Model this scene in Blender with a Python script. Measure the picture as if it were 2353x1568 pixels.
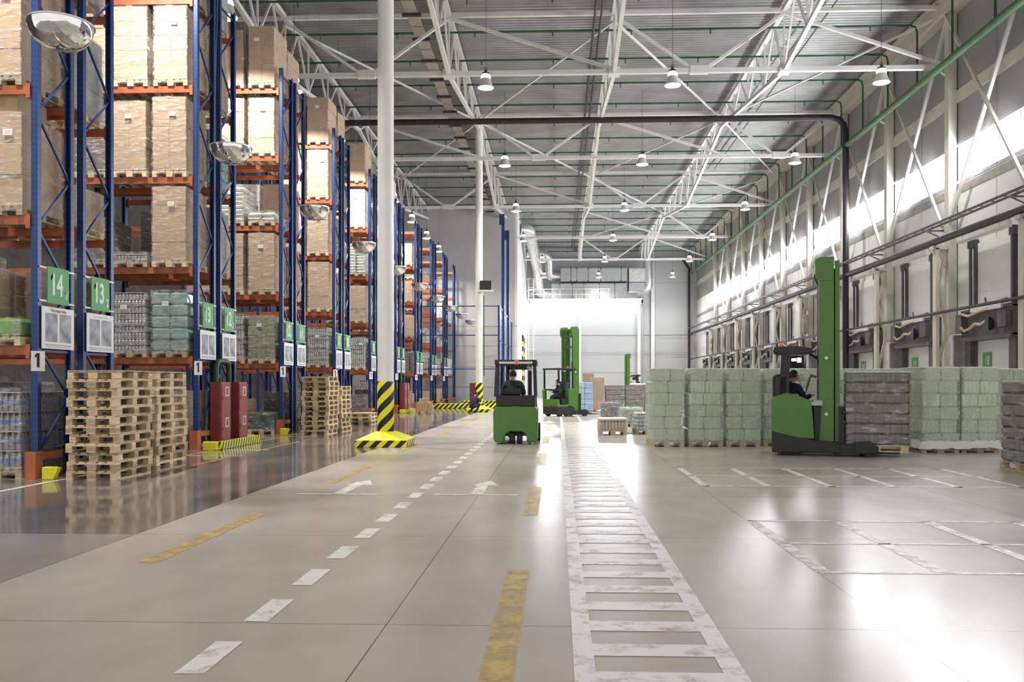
import bpy, bmesh, math, random
from mathutils import Vector, Matrix
from math import sin, cos, pi, radians, atan, sqrt
R = random.Random(11)
C = bpy.context.scene.collection
SC = bpy.context.scene
for _o in list(bpy.data.objects):
    bpy.data.objects.remove(_o)

# ---------------------------------------------------------------- camera, sky, exposure
FP, CH = 2000.0, 1.52                      # focal length in pixels of the 2353 px frame, eye height
YAW = atan(77 / FP)
cam = bpy.data.cameras.new('camera')
cam_o = bpy.data.objects.new('camera', cam); C.objects.link(cam_o)
cam_o.location = (0, 0, CH)
cam_o.rotation_euler = (pi / 2, 0, YAW)
cam.sensor_fit = 'HORIZONTAL'; cam.sensor_width = 36.0
cam.lens = 36.0 * FP / 2353
cam.shift_x = (1176.5 - 1205) / 2353
cam.shift_y = (882 - 784) / 2353
cam.clip_start = .05; cam.clip_end = 300
SC.camera = cam_o
SC.view_settings.view_transform = 'Standard'
SC.view_settings.look = 'None'
SC.view_settings.gamma = 1.0
SC.view_settings.use_curve_mapping = False
SC.view_settings.exposure = EXPO = 0.25
w = bpy.data.worlds.new('sky'); SC.world = w; w.use_nodes = True
w.node_tree.nodes['Background'].inputs[0].default_value = (1, .98, .95, 1)
w.node_tree.nodes['Background'].inputs[1].default_value = WORLD = 0.88
LAMP_W = 190.0          # one high-bay lamp
AISLE_W = 430.0         # one lamp over a rack aisle
WINDOW_E = 30.0         # daylight in the window bands

# ---------------------------------------------------------------- materials
MATS = {}
def new_mat(name):
    m = bpy.data.materials.new(name); m.use_nodes = True
    nt = m.node_tree
    return m, nt, nt.nodes['Principled BSDF']
def node(nt, typ, **kw):
    n = nt.nodes.new(typ)
    for k, v in kw.items():
        setattr(n, k, v)
    return n
def math_n(nt, op, a, b=None, c=None):
    n = nt.nodes.new('ShaderNodeMath'); n.operation = op
    for i, x in enumerate((a, b, c)):
        if x is None: continue
        if isinstance(x, (int, float)): n.inputs[i].default_value = x
        else: nt.links.new(x, n.inputs[i])
    return n.outputs[0]
def rgb(c): return (c[0], c[1], c[2], 1)
def noise(nt, scale, detail=3, vec=None, rough=.5):
    n = nt.nodes.new('ShaderNodeTexNoise'); n.inputs['Scale'].default_value = scale
    n.inputs['Detail'].default_value = detail; n.inputs['Roughness'].default_value = rough
    if vec is not None: nt.links.new(vec, n.inputs['Vector'])
    return n.outputs[0]
def ramp(nt, fac, stops):
    r = nt.nodes.new('ShaderNodeValToRGB'); e = r.color_ramp.elements
    while len(e) < len(stops): e.new(.5)
    for el, (p, c) in zip(e, stops):
        el.position = p; el.color = rgb(c) if len(c) == 3 else c
    nt.links.new(fac, r.inputs[0]); return r.outputs[0]
def mixc(nt, fac, a, b):
    n = nt.nodes.new('ShaderNodeMix'); n.data_type = 'RGBA'
    for i, x in ((0, fac), (6, a), (7, b)):
        if isinstance(x, tuple): n.inputs[i].default_value = rgb(x)
        elif isinstance(x, (int, float)): n.inputs[i].default_value = x
        else: nt.links.new(x, n.inputs[i])
    return n.outputs[2]
def coord(nt, which='Object'):
    n = nt.nodes.new('ShaderNodeTexCoord'); return n.outputs[which]
def sep(nt, v):
    s = nt.nodes.new('ShaderNodeSeparateXYZ'); nt.links.new(v, s.inputs[0]); return s.outputs
def scaled(nt, v, s):
    mp = nt.nodes.new('ShaderNodeMapping'); mp.inputs['Scale'].default_value = s
    nt.links.new(v, mp.inputs[0]); return mp.outputs[0]
def bump(nt, b, h, strength, dist=.02):
    n = nt.nodes.new('ShaderNodeBump'); n.inputs['Strength'].default_value = strength
    n.inputs['Distance'].default_value = dist
    nt.links.new(h, n.inputs['Height']); nt.links.new(n.outputs[0], b.inputs['Normal'])
def M(name, col, rough=.5, metal=0., var=0., scale=6., bmp=0., bscale=30., coat=0., emit=None, es=0., stretch=None, rnd=0.):
    if name in MATS: return MATS[name]
    m, nt, b = new_mat(name)
    b.inputs['Base Color'].default_value = rgb(col)
    b.inputs['Roughness'].default_value = rough
    b.inputs['Metallic'].default_value = metal
    b.inputs['Coat Weight'].default_value = coat
    if emit:
        b.inputs['Emission Color'].default_value = rgb(emit); b.inputs['Emission Strength'].default_value = es
    if var or bmp:
        v = coord(nt)
        if stretch: v = scaled(nt, v, stretch)
    out = None
    if var:
        f = noise(nt, scale, 4, v)
        lo = tuple(max(0, c * (1 - var)) for c in col); hi = tuple(min(1, c * (1 + var)) for c in col)
        out = ramp(nt, f, ((.3, lo), (.7, hi)))
    if rnd:                                     # each object its own slight tone
        oi = nt.nodes.new('ShaderNodeObjectInfo')
        k = math_n(nt, 'MULTIPLY_ADD', oi.outputs['Random'], 2 * rnd, 1 - rnd)
        src = out
        hs = nt.nodes.new('ShaderNodeHueSaturation')
        if src is not None: nt.links.new(src, hs.inputs['Color'])
        else: hs.inputs['Color'].default_value = rgb(col)
        nt.links.new(k, hs.inputs['Value']); out = hs.outputs[0]
    if out is not None: nt.links.new(out, b.inputs['Base Color'])
    if bmp: bump(nt, b, noise(nt, bscale, 3, v), bmp)
    MATS[name] = m; return m

blue = M('rack_blue', (.011, .042, .18), .42, .1, var=.25, scale=3)
orange = M('beam_orange', (.38, .108, .048), .5, .05, var=.3, scale=4)
guard_orange = M('guard_orange', (.50, .15, .06), .5, .05, var=.15, scale=4)
wood = M('pallet_wood', (.56, .435, .28), .8, var=.3, scale=9, bmp=.2, bscale=40, rnd=.34, stretch=(1, 1, 3))
cardboard = M('cardboard', (.47, .33, .21), .72, var=.08, scale=3, rnd=.12)
white_steel = M('white_steel', (.72, .71, .68), .45, .1, var=.06, scale=2)
white_paint = M('white_paint', (.80, .79, .77), .4, var=.04, scale=2)
hall_grey = M('hall_wall_grey', (.50, .49, .48), .55, var=.05, scale=.5)
wire_grey = M('wire_grey', (.16, .16, .16), .6)
wall_pale = M('panel_pale', (.52, .535, .55), .5, var=.03, scale=.6)
panel_white = M('panel_white', (.74, .74, .73), .5, var=.03, scale=.6)
grey_wall = M('panel_grey', (.33, .33, .32), .55, var=.05, scale=.5)
beige_steel = M('beige_steel', (.60, .56, .51), .5, var=.06, scale=2)
dark_steel = M('dark_steel', (.05, .05, .052), .5, .3, var=.2, scale=5)
track_grey = M('track_grey', (.12, .12, .12), .5, .5, var=.2, scale=3)
black_pipe = M('black_pipe', (.018, .016, .016), .5, var=.3, scale=3)
green_pipe = M('green_pipe', (.012, .085, .03), .45, var=.2, scale=3)
main_green = M('main_pipe_green', (.05, .135, .055), .5, var=.2, scale=3)
truck_green = M('truck_green', (.066, .185, .026), .38, var=.07, scale=3, coat=.2)
black_plastic = M('black_plastic', (.018, .018, .02), .5, var=.2, scale=10)
rubber = M('rubber', (.035, .033, .03), .85, var=.3, scale=20)
red_paint = M('cabinet_red', (.27, .045, .05), .4, var=.12, scale=3)
yellow = M('safety_yellow', (.78, .74, .03), .45, var=.08, scale=4)
sign_green = M('sign_green', (.075, .35, .11), .5)
sign_white = M('sign_white', (.82, .82, .82), .5)
ink = M('ink', (.01, .01, .015), .6)
galv = M('galvanised', (.66, .67, .68), .32, .75, var=.15, scale=4)
unit_grey = M('unit_grey', (.38, .39, .40), .45, .3, var=.08, scale=2)
plaster_grey = M('dock_grey', (.30, .28, .26), .7, var=.2, scale=3)
paper = M('paper', (.85, .84, .82), .6)
navy = M('cloth_navy', (.012, .016, .04), .85, var=.2, scale=25, bmp=.2, bscale=60)
dark_green_cloth = M('cloth_dark_green', (.015, .04, .025), .85, var=.2, scale=25, bmp=.2, bscale=60)
plum = M('cloth_plum', (.035, .022, .05), .85, var=.2, scale=25, bmp=.2, bscale=60)
skin = M('skin', (.52, .30, .21), .55)
hair_m = M('hair', (.015, .011, .009), .7, bmp=.4, bscale=80)
reflect = M('reflective_tape', (.62, .6, .52), .4)
gap_dark = M('gap_dark', (.06, .05, .045), .7)
amber = M('amber', (.8, .22, .03), .25)
lens_glow = M('lamp_lens', (1, 1, 1), .3, emit=(1, .97, .9), es=14)
neck_glow = M('lamp_neck', (1, .95, .85), .3, emit=(1, .9, .7), es=3.2)
lamp_grey = M('lamp_grey', (.66, .64, .60), .4, .3)
screen_on = M('screen_on', (.8, .85, 1), .3, emit=(.8, .88, 1), es=2.0)
brown_pack = M('brown_pack', (.175, .148, .128), .45, var=.4, scale=26, rnd=.08, stretch=(1, 1, .12))
grey_pack = M('grey_pack', (.38, .38, .37), .4, var=.3, scale=16, rnd=.1, stretch=(1, 1, .4))
dark_pack = M('dark_pack', (.09, .10, .09), .35, var=.5, scale=14)
clear_bottle = M('clear_bottle', (.30, .31, .32), .18, var=.35, scale=7, rnd=.15, coat=.4)
teal_bottle = M('teal_bottle', (.27, .40, .35), .2, var=.25, scale=5, coat=.4)
blue_bottle = M('blue_bottle', (.36, .55, .78), .25, var=.25, scale=5, coat=.3)
white_sack = M('white_sack', (.70, .69, .66), .5, var=.1, scale=4, bmp=.2, bscale=12)
white_carton = M('white_carton', (.74, .73, .71), .5, var=.05, scale=3)
mint = M('mint_pack', (.58, .67, .53), .45, var=.10, scale=6, rnd=.05, stretch=(2.6, 2.6, .2), coat=.15)
green_print = M('green_print', (.16, .34, .13), .5)
wrap_green = M('green_cover', (.16, .32, .07), .35, var=.3, scale=4)
beige_pack = M('beige_pack', (.60, .50, .40), .5, var=.2, scale=10)
blue_label = M('blue_label', (.16, .24, .48), .5, var=.3, scale=10)
photo_grey = M('photo_print', (.30, .31, .36), .5, var=.5, scale=5)
mirror_m = M('mirror_dome', (.86, .86, .85), .04, 1., var=.1, scale=5, bmp=.12, bscale=9)

def film_mat(name, lo, hi, tint, gloss):
    """clear stretch film: see-through, with glossy creases round the load, their glints painted as white streaks"""
    m, nt, b = new_mat(name)
    v = coord(nt)
    n1 = noise(nt, 3.4, 6, scaled(nt, v, (1, 1, 4.2)), .66)
    f = ramp(nt, n1, ((.47, (lo,) * 3), (.56, ((lo + hi) * .38,) * 3), (.66, (hi,) * 3)))  # opaque white streaks stand for the glints on the creases
    b.inputs['Base Color'].default_value = rgb(tint); b.inputs['Roughness'].default_value = gloss
    b.inputs['Specular IOR Level'].default_value = .8
    bump(nt, b, noise(nt, 5.5, 5, scaled(nt, v, (1, 1, 3.0)), .62), 1.0, .085)
    t = nt.nodes.new('ShaderNodeBsdfTransparent'); mx = nt.nodes.new('ShaderNodeMixShader')
    nt.links.new(f, mx.inputs[0]); nt.links.new(t.outputs[0], mx.inputs[1]); nt.links.new(b.outputs[0], mx.inputs[2])
    nt.links.new(mx.outputs[0], nt.nodes['Material Output'].inputs[0])
    MATS[name] = m; return m
film = film_mat('stretch_film', .07, .62, (.84, .83, .81), .14)
film_pale = film_mat('stretch_film_pale', .20, .62, (.78, .80, .80), .2)
film_clear = film_mat('stretch_film_clear', .24, .74, (.88, .91, .88), .16)

def hazard(name, kx, ky, kz, period, black_share=.5, helix=0):
    m, nt, b = new_mat(name); v = coord(nt); x, y, z = sep(nt, v)
    if helix:
        a = math_n(nt, 'ARCTAN2', y, x)
        s = math_n(nt, 'MULTIPLY_ADD', a, -helix / (2 * pi), math_n(nt, 'MULTIPLY', z, 1 / period))
    else:
        s = math_n(nt, 'ADD', math_n(nt, 'ADD', math_n(nt, 'MULTIPLY', x, kx / period), math_n(nt, 'MULTIPLY', y, ky / period)), math_n(nt, 'MULTIPLY', z, kz / period))
    f = math_n(nt, 'GREATER_THAN', math_n(nt, 'FRACT', s), black_share)
    nt.links.new(mixc(nt, f, (.012, .012, .012), (.78, .74, .03)), b.inputs['Base Color'])
    b.inputs['Roughness'].default_value = .45
    MATS[name] = m; return m
hz_col = hazard('hazard_helix', 0, 0, 0, .40, .5, 3)
hz_bar = hazard('hazard_bar', 1, 1, -1, .30)
hz_fine = hazard('hazard_bar_fine', 1, 1, -.55, .165)
dock_dark = M('dock_dark', (.105, .095, .085), .6, var=.3, scale=3)

def post_mat():
    m, nt, b = new_mat('post_blue'); v = coord(nt); x, y, z = sep(nt, v)
    dz = math_n(nt, 'ABSOLUTE', math_n(nt, 'SUBTRACT', math_n(nt, 'FRACT', math_n(nt, 'MULTIPLY', z, 1 / .1)), .5))
    dx = math_n(nt, 'ABSOLUTE', math_n(nt, 'SUBTRACT', math_n(nt, 'ABSOLUTE', x), .028))
    dy = math_n(nt, 'ABSOLUTE', math_n(nt, 'SUBTRACT', math_n(nt, 'ABSOLUTE', y), .024))
    h = math_n(nt, 'MULTIPLY', math_n(nt, 'LESS_THAN', dz, .17), math_n(nt, 'LESS_THAN', math_n(nt, 'MINIMUM', dx, dy), .007))
    n = ramp(nt, noise(nt, 3, 3, v), ((.3, (.009, .036, .155)), (.7, (.014, .052, .215))))
    nt.links.new(mixc(nt, h, n, (.004, .006, .02)), b.inputs['Base Color'])
    b.inputs['Roughness'].default_value = .38
    MATS['post_blue'] = m; return m
post_blue = post_mat()

def floor_mat(name, c_lo, c_hi, r_lo, r_hi):
    m, nt, b = new_mat(name); v = coord(nt); x, y, z = sep(nt, v)
    n1 = noise(nt, .4, 3, v, .5); n2 = noise(nt, 1.1, 3, scaled(nt, v, (1, .5, 1)), .5)
    s = math_n(nt, 'ADD', math_n(nt, 'MULTIPLY', n1, .55), math_n(nt, 'MULTIPLY', n2, .45))
    col = ramp(nt, s, ((.34, c_lo), (.64, c_hi)))
    def joint(c, off, per):
        d = math_n(nt, 'ABSOLUTE', math_n(nt, 'SUBTRACT', math_n(nt, 'FRACT', math_n(nt, 'MULTIPLY_ADD', c, 1 / per, off)), .5))
        return math_n(nt, 'LESS_THAN', d, .0042 / per)
    j = math_n(nt, 'MAXIMUM', joint(x, .5 + 4.25 / 3.17 - 1, 3.17), joint(y, .5 - 5.45 / 3.17 + 2, 3.17))
    col = mixc(nt, j, col, (.10, .09, .08))
    # fine dark tyre scuffs
    sc = noise(nt, 1.6, 3, scaled(nt, v, (2.6, .5, 1)), .6)
    scf = ramp(nt, sc, ((.55, (0, 0, 0)), (.95, (.16, .16, .16))))
    col = mixc(nt, scf, col, tuple(c * .55 for c in c_lo))
    nt.links.new(col, b.inputs['Base Color'])
    rr = ramp(nt, n2, ((.3, (r_lo,) * 3), (.75, (r_hi,) * 3)))
    nt.links.new(rr, b.inputs['Roughness'])
    b.inputs['Specular IOR Level'].default_value = .55
    bump(nt, b, noise(nt, 1.3, 3, v), .04, .01)
    MATS[name] = m; return m
fl_main = floor_mat('floor_concrete', (.42, .38, .34), (.57, .525, .475), .225, .268)
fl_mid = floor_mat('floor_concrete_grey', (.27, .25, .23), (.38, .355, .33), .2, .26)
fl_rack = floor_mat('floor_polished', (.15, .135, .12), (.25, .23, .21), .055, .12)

def worn(name, col, lo, hi, scale=3.):
    m, nt, b = new_mat(name); v = coord(nt)
    n1 = noise(nt, scale, 8, v, .7)
    f = ramp(nt, n1, ((lo, (0, 0, 0)), (hi, (1, 1, 1))))
    b.inputs['Base Color'].default_value = rgb(col); b.inputs['Roughness'].default_value = .35
    t = nt.nodes.new('ShaderNodeBsdfTransparent'); mx = nt.nodes.new('ShaderNodeMixShader')
    nt.links.new(f, mx.inputs[0]); nt.links.new(t.outputs[0], mx.inputs[1]); nt.links.new(b.outputs[0], mx.inputs[2])
    nt.links.new(mx.outputs[0], nt.nodes['Material Output'].inputs[0])
    MATS[name] = m; return m
pt_white = worn('line_white', (.86, .85, .83), .24, .50, 4.)
pt_faint = worn('line_white_worn', (.92, .89, .83), .26, .54, 5.)
pt_yellow = worn('line_yellow', (.66, .48, .18), .30, .60, 4.)

def deck_mat():
    m, nt, b = new_mat('roof_deck'); v = coord(nt)
    n = noise(nt, .8, 4, v)
    nt.links.new(ramp(nt, n, ((.3, (.30, .31, .30)), (.7, (.42, .43, .42)))), b.inputs['Base Color'])
    b.inputs['Metallic'].default_value = .65; b.inputs['Roughness'].default_value = .42
    MATS['roof_deck'] = m; return m
deck_m = deck_mat()

def glass_glow():
    m, nt, b = new_mat('window_daylight')
    b.inputs['Base Color'].default_value = (.9, .92, .95, 1)
    b.inputs['Emission Color'].default_value = (.95, .97, 1, 1); b.inputs['Emission Strength'].default_value = WINDOW_E
    MATS['window_daylight'] = m; return m
daylight = glass_glow()
def mesh_mat():
    m, nt, b = new_mat('wire_mesh'); v = coord(nt); x, y, z = sep(nt, v)
    def ln(c, per, wd): return math_n(nt, 'LESS_THAN', math_n(nt, 'FRACT', math_n(nt, 'MULTIPLY', c, 1 / per)), wd)
    f = math_n(nt, 'MAXIMUM', math_n(nt, 'MAXIMUM', ln(y, .2, .1), ln(z, .2, .1)), .05)
    b.inputs['Base Color'].default_value = (.25, .32, .45, 1); b.inputs['Roughness'].default_value = .4
    t = nt.nodes.new('ShaderNodeBsdfTransparent'); mx = nt.nodes.new('ShaderNodeMixShader')
    nt.links.new(f, mx.inputs[0]); nt.links.new(t.outputs[0], mx.inputs[1]); nt.links.new(b.outputs[0], mx.inputs[2])
    nt.links.new(mx.outputs[0], nt.nodes['Material Output'].inputs[0])
    MATS['wire_mesh'] = m; return m
wire_mesh = mesh_mat()

# ---------------------------------------------------------------- mesh building
class MB:
    def __init__(s): s.v = []; s.f = []; s.mi = []
    def add(s, vs, fs, m=0):
        b = len(s.v); s.v += [tuple(p) for p in vs]
        for f in fs: s.f.append(tuple(i + b for i in f)); s.mi.append(m)
        return s
    def box(s, x0, y0, z0, x1, y1, z1, m=0):
        return s.add([(x0, y0, z0), (x1, y0, z0), (x1, y1, z0), (x0, y1, z0), (x0, y0, z1), (x1, y0, z1), (x1, y1, z1), (x0, y1, z1)],
                     [(0, 3, 2, 1), (4, 5, 6, 7), (0, 1, 5, 4), (1, 2, 6, 5), (2, 3, 7, 6), (3, 0, 4, 7)], m)
    def rbox(s, x0, y0, z0, x1, y1, z1, r=.02, m=0):      # box with chamfered edges
        P = []
        for k, (dz, i) in enumerate(((0, r), (r, 0), (z1 - z0 - r, 0), (z1 - z0, r))):
            a, b, c, d = x0 + i, y0 + i, x1 - i, y1 - i
            P += [(a + r, b, z0 + dz), (c - r, b, z0 + dz), (c, b + r, z0 + dz), (c, d - r, z0 + dz), (c - r, d, z0 + dz), (a + r, d, z0 + dz), (a, d - r, z0 + dz), (a, b + r, z0 + dz)]
        F = [tuple(range(7, -1, -1)), tuple(range(24, 32))]
        for k in range(3):
            for i in range(8):
                j = (i + 1) % 8; F.append((k * 8 + i, k * 8 + j, k * 8 + 8 + j, k * 8 + 8 + i))
        return s.add(P, F, m)
    def quad(s, a, b, c, d, m=0): return s.add([a, b, c, d], [(0, 1, 2, 3)], m)
    def bar(s, p, q, w, h=None, m=0, up=(0, 0, 1)):
        h = w if h is None else h
        p = Vector(p); q = Vector(q); t = (q - p).normalized(); u = Vector(up)
        if abs(t.dot(u)) > .99: u = Vector((0, 1, 0))
        a = t.cross(u).normalized() * w / 2; b = a.cross(t).normalized() * h / 2
        vs = [e + x for e in (p, q) for x in (-a - b, a - b, a + b, -a + b)]
        return s.add(vs, [(0, 1, 2, 3), (7, 6, 5, 4), (0, 4, 5, 1), (1, 5, 6, 2), (2, 6, 7, 3), (3, 7, 4, 0)], m)
    def tube(s, p, q, r, n=10, m=0, r2=None): return s.path([p, q], r, n, m, r2)
    def path(s, pts, r, n=10, m=0, r2=None):
        pts = [Vector(p) for p in pts]; k = len(pts); vs = []; ref = None
        for i, p in enumerate(pts):
            t = ((pts[min(i + 1, k - 1)] - p).normalized() + (p - pts[max(i - 1, 0)]).normalized())
            t = t.normalized() if t.length > 1e-6 else Vector((0, 0, 1))
            if ref is None:
                ref = Vector((0, 0, 1)) if abs(t.z) < .9 else Vector((1, 0, 0))
            a = t.cross(ref)
            if a.length < 1e-4: ref = Vector((0, 1, 0)); a = t.cross(ref)
            a.normalize(); b = a.cross(t).normalized(); ref = b
            rr = r if r2 is None else r + (r2 - r) * i / (k - 1)
            if 0 < i < k - 1:
                c = (pts[i + 1] - p).normalized().dot((p - pts[i - 1]).normalized()); 
            vs += [p + (a * cos(2 * pi * j / n) + b * sin(2 * pi * j / n)) * rr for j in range(n)]
        fs = [(i * n + j, i * n + (j + 1) % n, (i + 1) * n + (j + 1) % n, (i + 1) * n + j) for i in range(k - 1) for j in range(n)]
        fs += [tuple(range(n - 1, -1, -1)), tuple(range((k - 1) * n, k * n))]
        return s.add(vs, fs, m)
    def lathe(s, prof, n=20, c=(0, 0, 0), m=0, cap=True):
        vs = [(c[0] + r * cos(2 * pi * j / n), c[1] + r * sin(2 * pi * j / n), c[2] + z) for r, z in prof for j in range(n)]
        k = len(prof)
        fs = [(i * n + j, i * n + (j + 1) % n, (i + 1) * n + (j + 1) % n, (i + 1) * n + j) for i in range(k - 1) for j in range(n)]
        if cap: fs += [tuple(range(n - 1, -1, -1)), tuple(range((k - 1) * n, k * n))]
        return s.add(vs, fs, m)
    def prism(s, poly, a, b, axis='y', m=0):               # polygon extruded along an axis
        k = len(poly)
        def P(u, w, t): return {'y': (u, t, w), 'x': (t, u, w), 'z': (u, w, t)}[axis]
        vs = [P(u, w, t) for t in (a, b) for u, w in poly]
        fs = [tuple(range(k)), tuple(range(2 * k - 1, k - 1, -1))] + [(i, i + k, (i + 1) % k + k, (i + 1) % k) for i in range(k)]
        return s.add(vs, fs, m)
    def mesh(s, name, mats, smooth=False):
        me = bpy.data.meshes.new(name); me.from_pydata(s.v, [], s.f)
        for m in (mats if isinstance(mats, (list, tuple)) else [mats]): me.materials.append(m)
        me.polygons.foreach_set('material_index', s.mi)
        bm = bmesh.new(); bm.from_mesh(me); bmesh.ops.recalc_face_normals(bm, faces=bm.faces); bm.to_mesh(me); bm.free()
        if smooth:
            me.polygons.foreach_set('use_smooth', [True] * len(me.polygons))
            try: me.set_sharp_from_angle(angle=radians(38))
            except Exception: pass
        return me
    def build(s, name, mats, parent=None, smooth=False, bevel=0., loc=None, rot=None):
        o = link(name, s.mesh(name, mats, smooth), parent, loc, rot)
        if bevel:
            b = o.modifiers.new('bevel', 'BEVEL'); b.width = bevel; b.segments = 2; b.limit_method = 'ANGLE'; b.angle_limit = radians(40)
        return o
def link(name, me, parent=None, loc=None, rot=None):
    o = bpy.data.objects.new(name, me); C.objects.link(o)
    if parent is not None: o.parent = parent
    if loc is not None: o.location = loc
    if rot is not None: o.rotation_euler = rot
    return o
def tag(o, label=None, cat=None, group=None, kind=None):
    if label: o['label'] = label
    if cat: o['category'] = cat
    if group: o['group'] = group
    if kind: o['kind'] = kind
    return o
def empty(name, loc, label, cat, group=None, rz=0., kind=None):
    o = bpy.data.objects.new(name, None); C.objects.link(o); o.location = loc; o.rotation_euler = (0, 0, rz)
    o.empty_display_size = .2
    return tag(o, label, cat, group, kind)
KIDS = {}
def copy_tree(o, parent=None, depth=0):
    c = o.copy(); C.objects.link(c)
    if parent is not None: c.parent = parent
    for ch in [x for x in o.children]: copy_tree(ch, c, depth + 1)
    return c
def add_flags(me, size):
    # the font's figure one is a bare stroke: give each one its flag
    bm = bmesh.new(); bm.from_mesh(me); seen = set(); isl = []
    for v in bm.verts:
        if v in seen: continue
        st = [v]; seen.add(v); g = []
        while st:
            q = st.pop(); g.append(q)
            for e in q.link_edges:
                o = e.other_vert(q)
                if o not in seen: seen.add(o); st.append(o)
        isl.append(g)
    for g in isl:
        xs = [v.co.x for v in g]; ys = [v.co.y for v in g]; zs = [v.co.z for v in g]
        if max(xs) - min(xs) < .25 * size and max(ys) - min(ys) > .5 * size:
            x, y, z = min(xs) + .002, max(ys), max(zs); s = size; b = size * .2
            q = [bm.verts.new((x, y, z)), bm.verts.new((x - .14 * s, y - .13 * s, z)), bm.verts.new((x - .14 * s, y - .25 * s, z)), bm.verts.new((x, y - .16 * s, z))]
            bm.faces.new(q[::1])
    bm.normal_update(); bm.to_mesh(me); bm.free()
def text(body, size, name, mt, parent, loc, rot, align='CENTER', bold=0., sx=1.):
    cu = bpy.data.curves.new(name, 'FONT'); cu.body = body; cu.size = size; cu.align_x = align; cu.align_y = 'CENTER'
    cu.extrude = .0015; cu.offset = bold; cu.materials.append(mt); cu.resolution_u = 3
    t = bpy.data.objects.new('text_tmp', cu); C.objects.link(t); bpy.context.view_layer.update()
    me = bpy.data.meshes.new_from_object(t.evaluated_get(bpy.context.evaluated_depsgraph_get()))
    bpy.data.objects.remove(t)
    if '1' in body: add_flags(me, size)
    me.materials.clear(); me.materials.append(mt)
    o = link(name, me, parent, loc, rot); o.scale = (sx, 1, 1); return o
ORD = ['lowest', 'second', 'third', 'fourth', 'fifth', 'sixth', 'seventh', 'eighth', 'ninth', 'tenth', 'eleventh', 'twelfth', 'thirteenth', 'fourteenth', 'fifteenth', 'sixteenth', 'seventeenth', 'eighteenth', 'nineteenth', 'twentieth', 'twenty-first', 'twenty-second']
NTH = ['first'] + ORD[1:]
FACE_X = (pi / 2, 0, pi / 2)        # lettering that faces +X
FACE_CAM = (pi / 2, 0, 0)           # lettering that faces -Y
# ---------------------------------------------------------------- the hall
XR, XW, YE, YL, ZC = 14.8, -3.3, 93.5, 70.8, 16.0   # right wall, inner wall, far wall, end of the rack hall, roof
COLY = [32.97 + 6.05 * n for n in range(-2, 10)]    # wall columns on the right
MODY = [33.4 + 12.6 * n for n in range(5)]          # roof cross frames
fl = MB()
fl.quad((-4.25, -6, 0), (XR, -6, 0), (XR, 8.62, 0), (-4.25, 8.62, 0))
fl.quad((-4.25, 8.62, 0), (XR, 8.62, 0), (XR, YE, 0), (-4.25, YE, 0))
floor = tag(fl.build('floor', fl_main), kind='structure')
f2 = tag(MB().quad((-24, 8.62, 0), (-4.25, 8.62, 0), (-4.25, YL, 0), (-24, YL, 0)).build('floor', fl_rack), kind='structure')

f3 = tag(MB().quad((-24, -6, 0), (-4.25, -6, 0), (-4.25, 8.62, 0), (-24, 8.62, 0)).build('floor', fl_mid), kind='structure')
# roof deck: folded sheet, ribs across the hall
dk = MB(); per = .25; y = -6.0; ys = []
while y < YE:
    ys += [(y, ZC), (y + .10, ZC), (y + .125, ZC + .05), (y + .225, ZC + .05)]; y += per
ys.append((YE, ZC))
vs = [(x, a, z) for a, z in ys for x in (-24, XR)]
dk.add(vs, [(2 * i, 2 * i + 1, 2 * i + 3, 2 * i + 2) for i in range(len(ys) - 1)])
tag(dk.build('ceiling', deck_m), kind='structure')

# right wall: panels below and above a band of windows
WZ0, WZ1, WY0, WY1 = 8.95, 10.38, 14.8, 87.6
def panel_wall(name, mt, x, y0, y1, z0, z1, seam=3.025, off=0.):
    m = MB().box(x, y0, z0, x + .15, y1, z1)
    o = m.build(name, mt); tag(o, kind='structure')
    s = MB(); k = y0 + off
    while k < y1:
        if k > y0 + .2: s.box(x - .012, k - .02, z0, x, k + .02, z1)
        k += seam
    if s.v: s.build('panel_seam', plaster_grey if mt is grey_wall else beige_steel, o)
    return o
panel_wall('wall_right', grey_wall, XR, WY0, YE, WZ1, ZC + .1, 3.025, 0.05)
panel_wall('wall_right', panel_white, XR, WY0, YE, 0, WZ0, 3.025, 0.05)
tag(MB().box(XR, WY1, WZ0, XR + .15, YE, WZ1).build('wall_right', panel_white), kind='structure')
bays = [(COLY[i], COLY[i + 1]) for i in range(len(COLY) - 1)]
wn = 1
for a, b in bays:
    if a > WY1 - 1: continue
    b = min(b, WY1)
    fr = MB()
    for z in (WZ0, WZ1): fr.box(XR - .02, a, z - .06, XR + .1, b, z + .06)
    for t in range(5):
        yy = a + (b - a) * t / 4
        fr.box(XR - .01 if t % 2 else XR - .02, yy - .03, WZ0, XR + .1, yy + .03, WZ1)
    o = tag(fr.build('window_%d' % wn, unit_grey), kind='structure')
    MB().box(XR + .06, a, WZ0, XR + .09, b, WZ1).build('window_pane', daylight, o)
    wn += 1
# sill strip, coloured dark for the shadow band under the windows, and eaves
tag(MB().box(XR - .025, WY0, WZ0 - .42, XR, YE, WZ0 - .12).build('trim_1', plaster_grey), kind='structure')
ev = MB().box(14.3, WY0, 15.25, XR, YE, 15.85).box(14.2, WY0, 15.8, XR, YE, 15.95)
ev.box(14.25, WY0, 15.2, 14.32, YE, 15.27)
tag(ev.build('trim_2', beige_steel), kind='structure')
tag(MB().box(14.72, WY0, 11.9, XR, YE, 12.35).build('trim_3', beige_steel), kind='structure')

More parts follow.
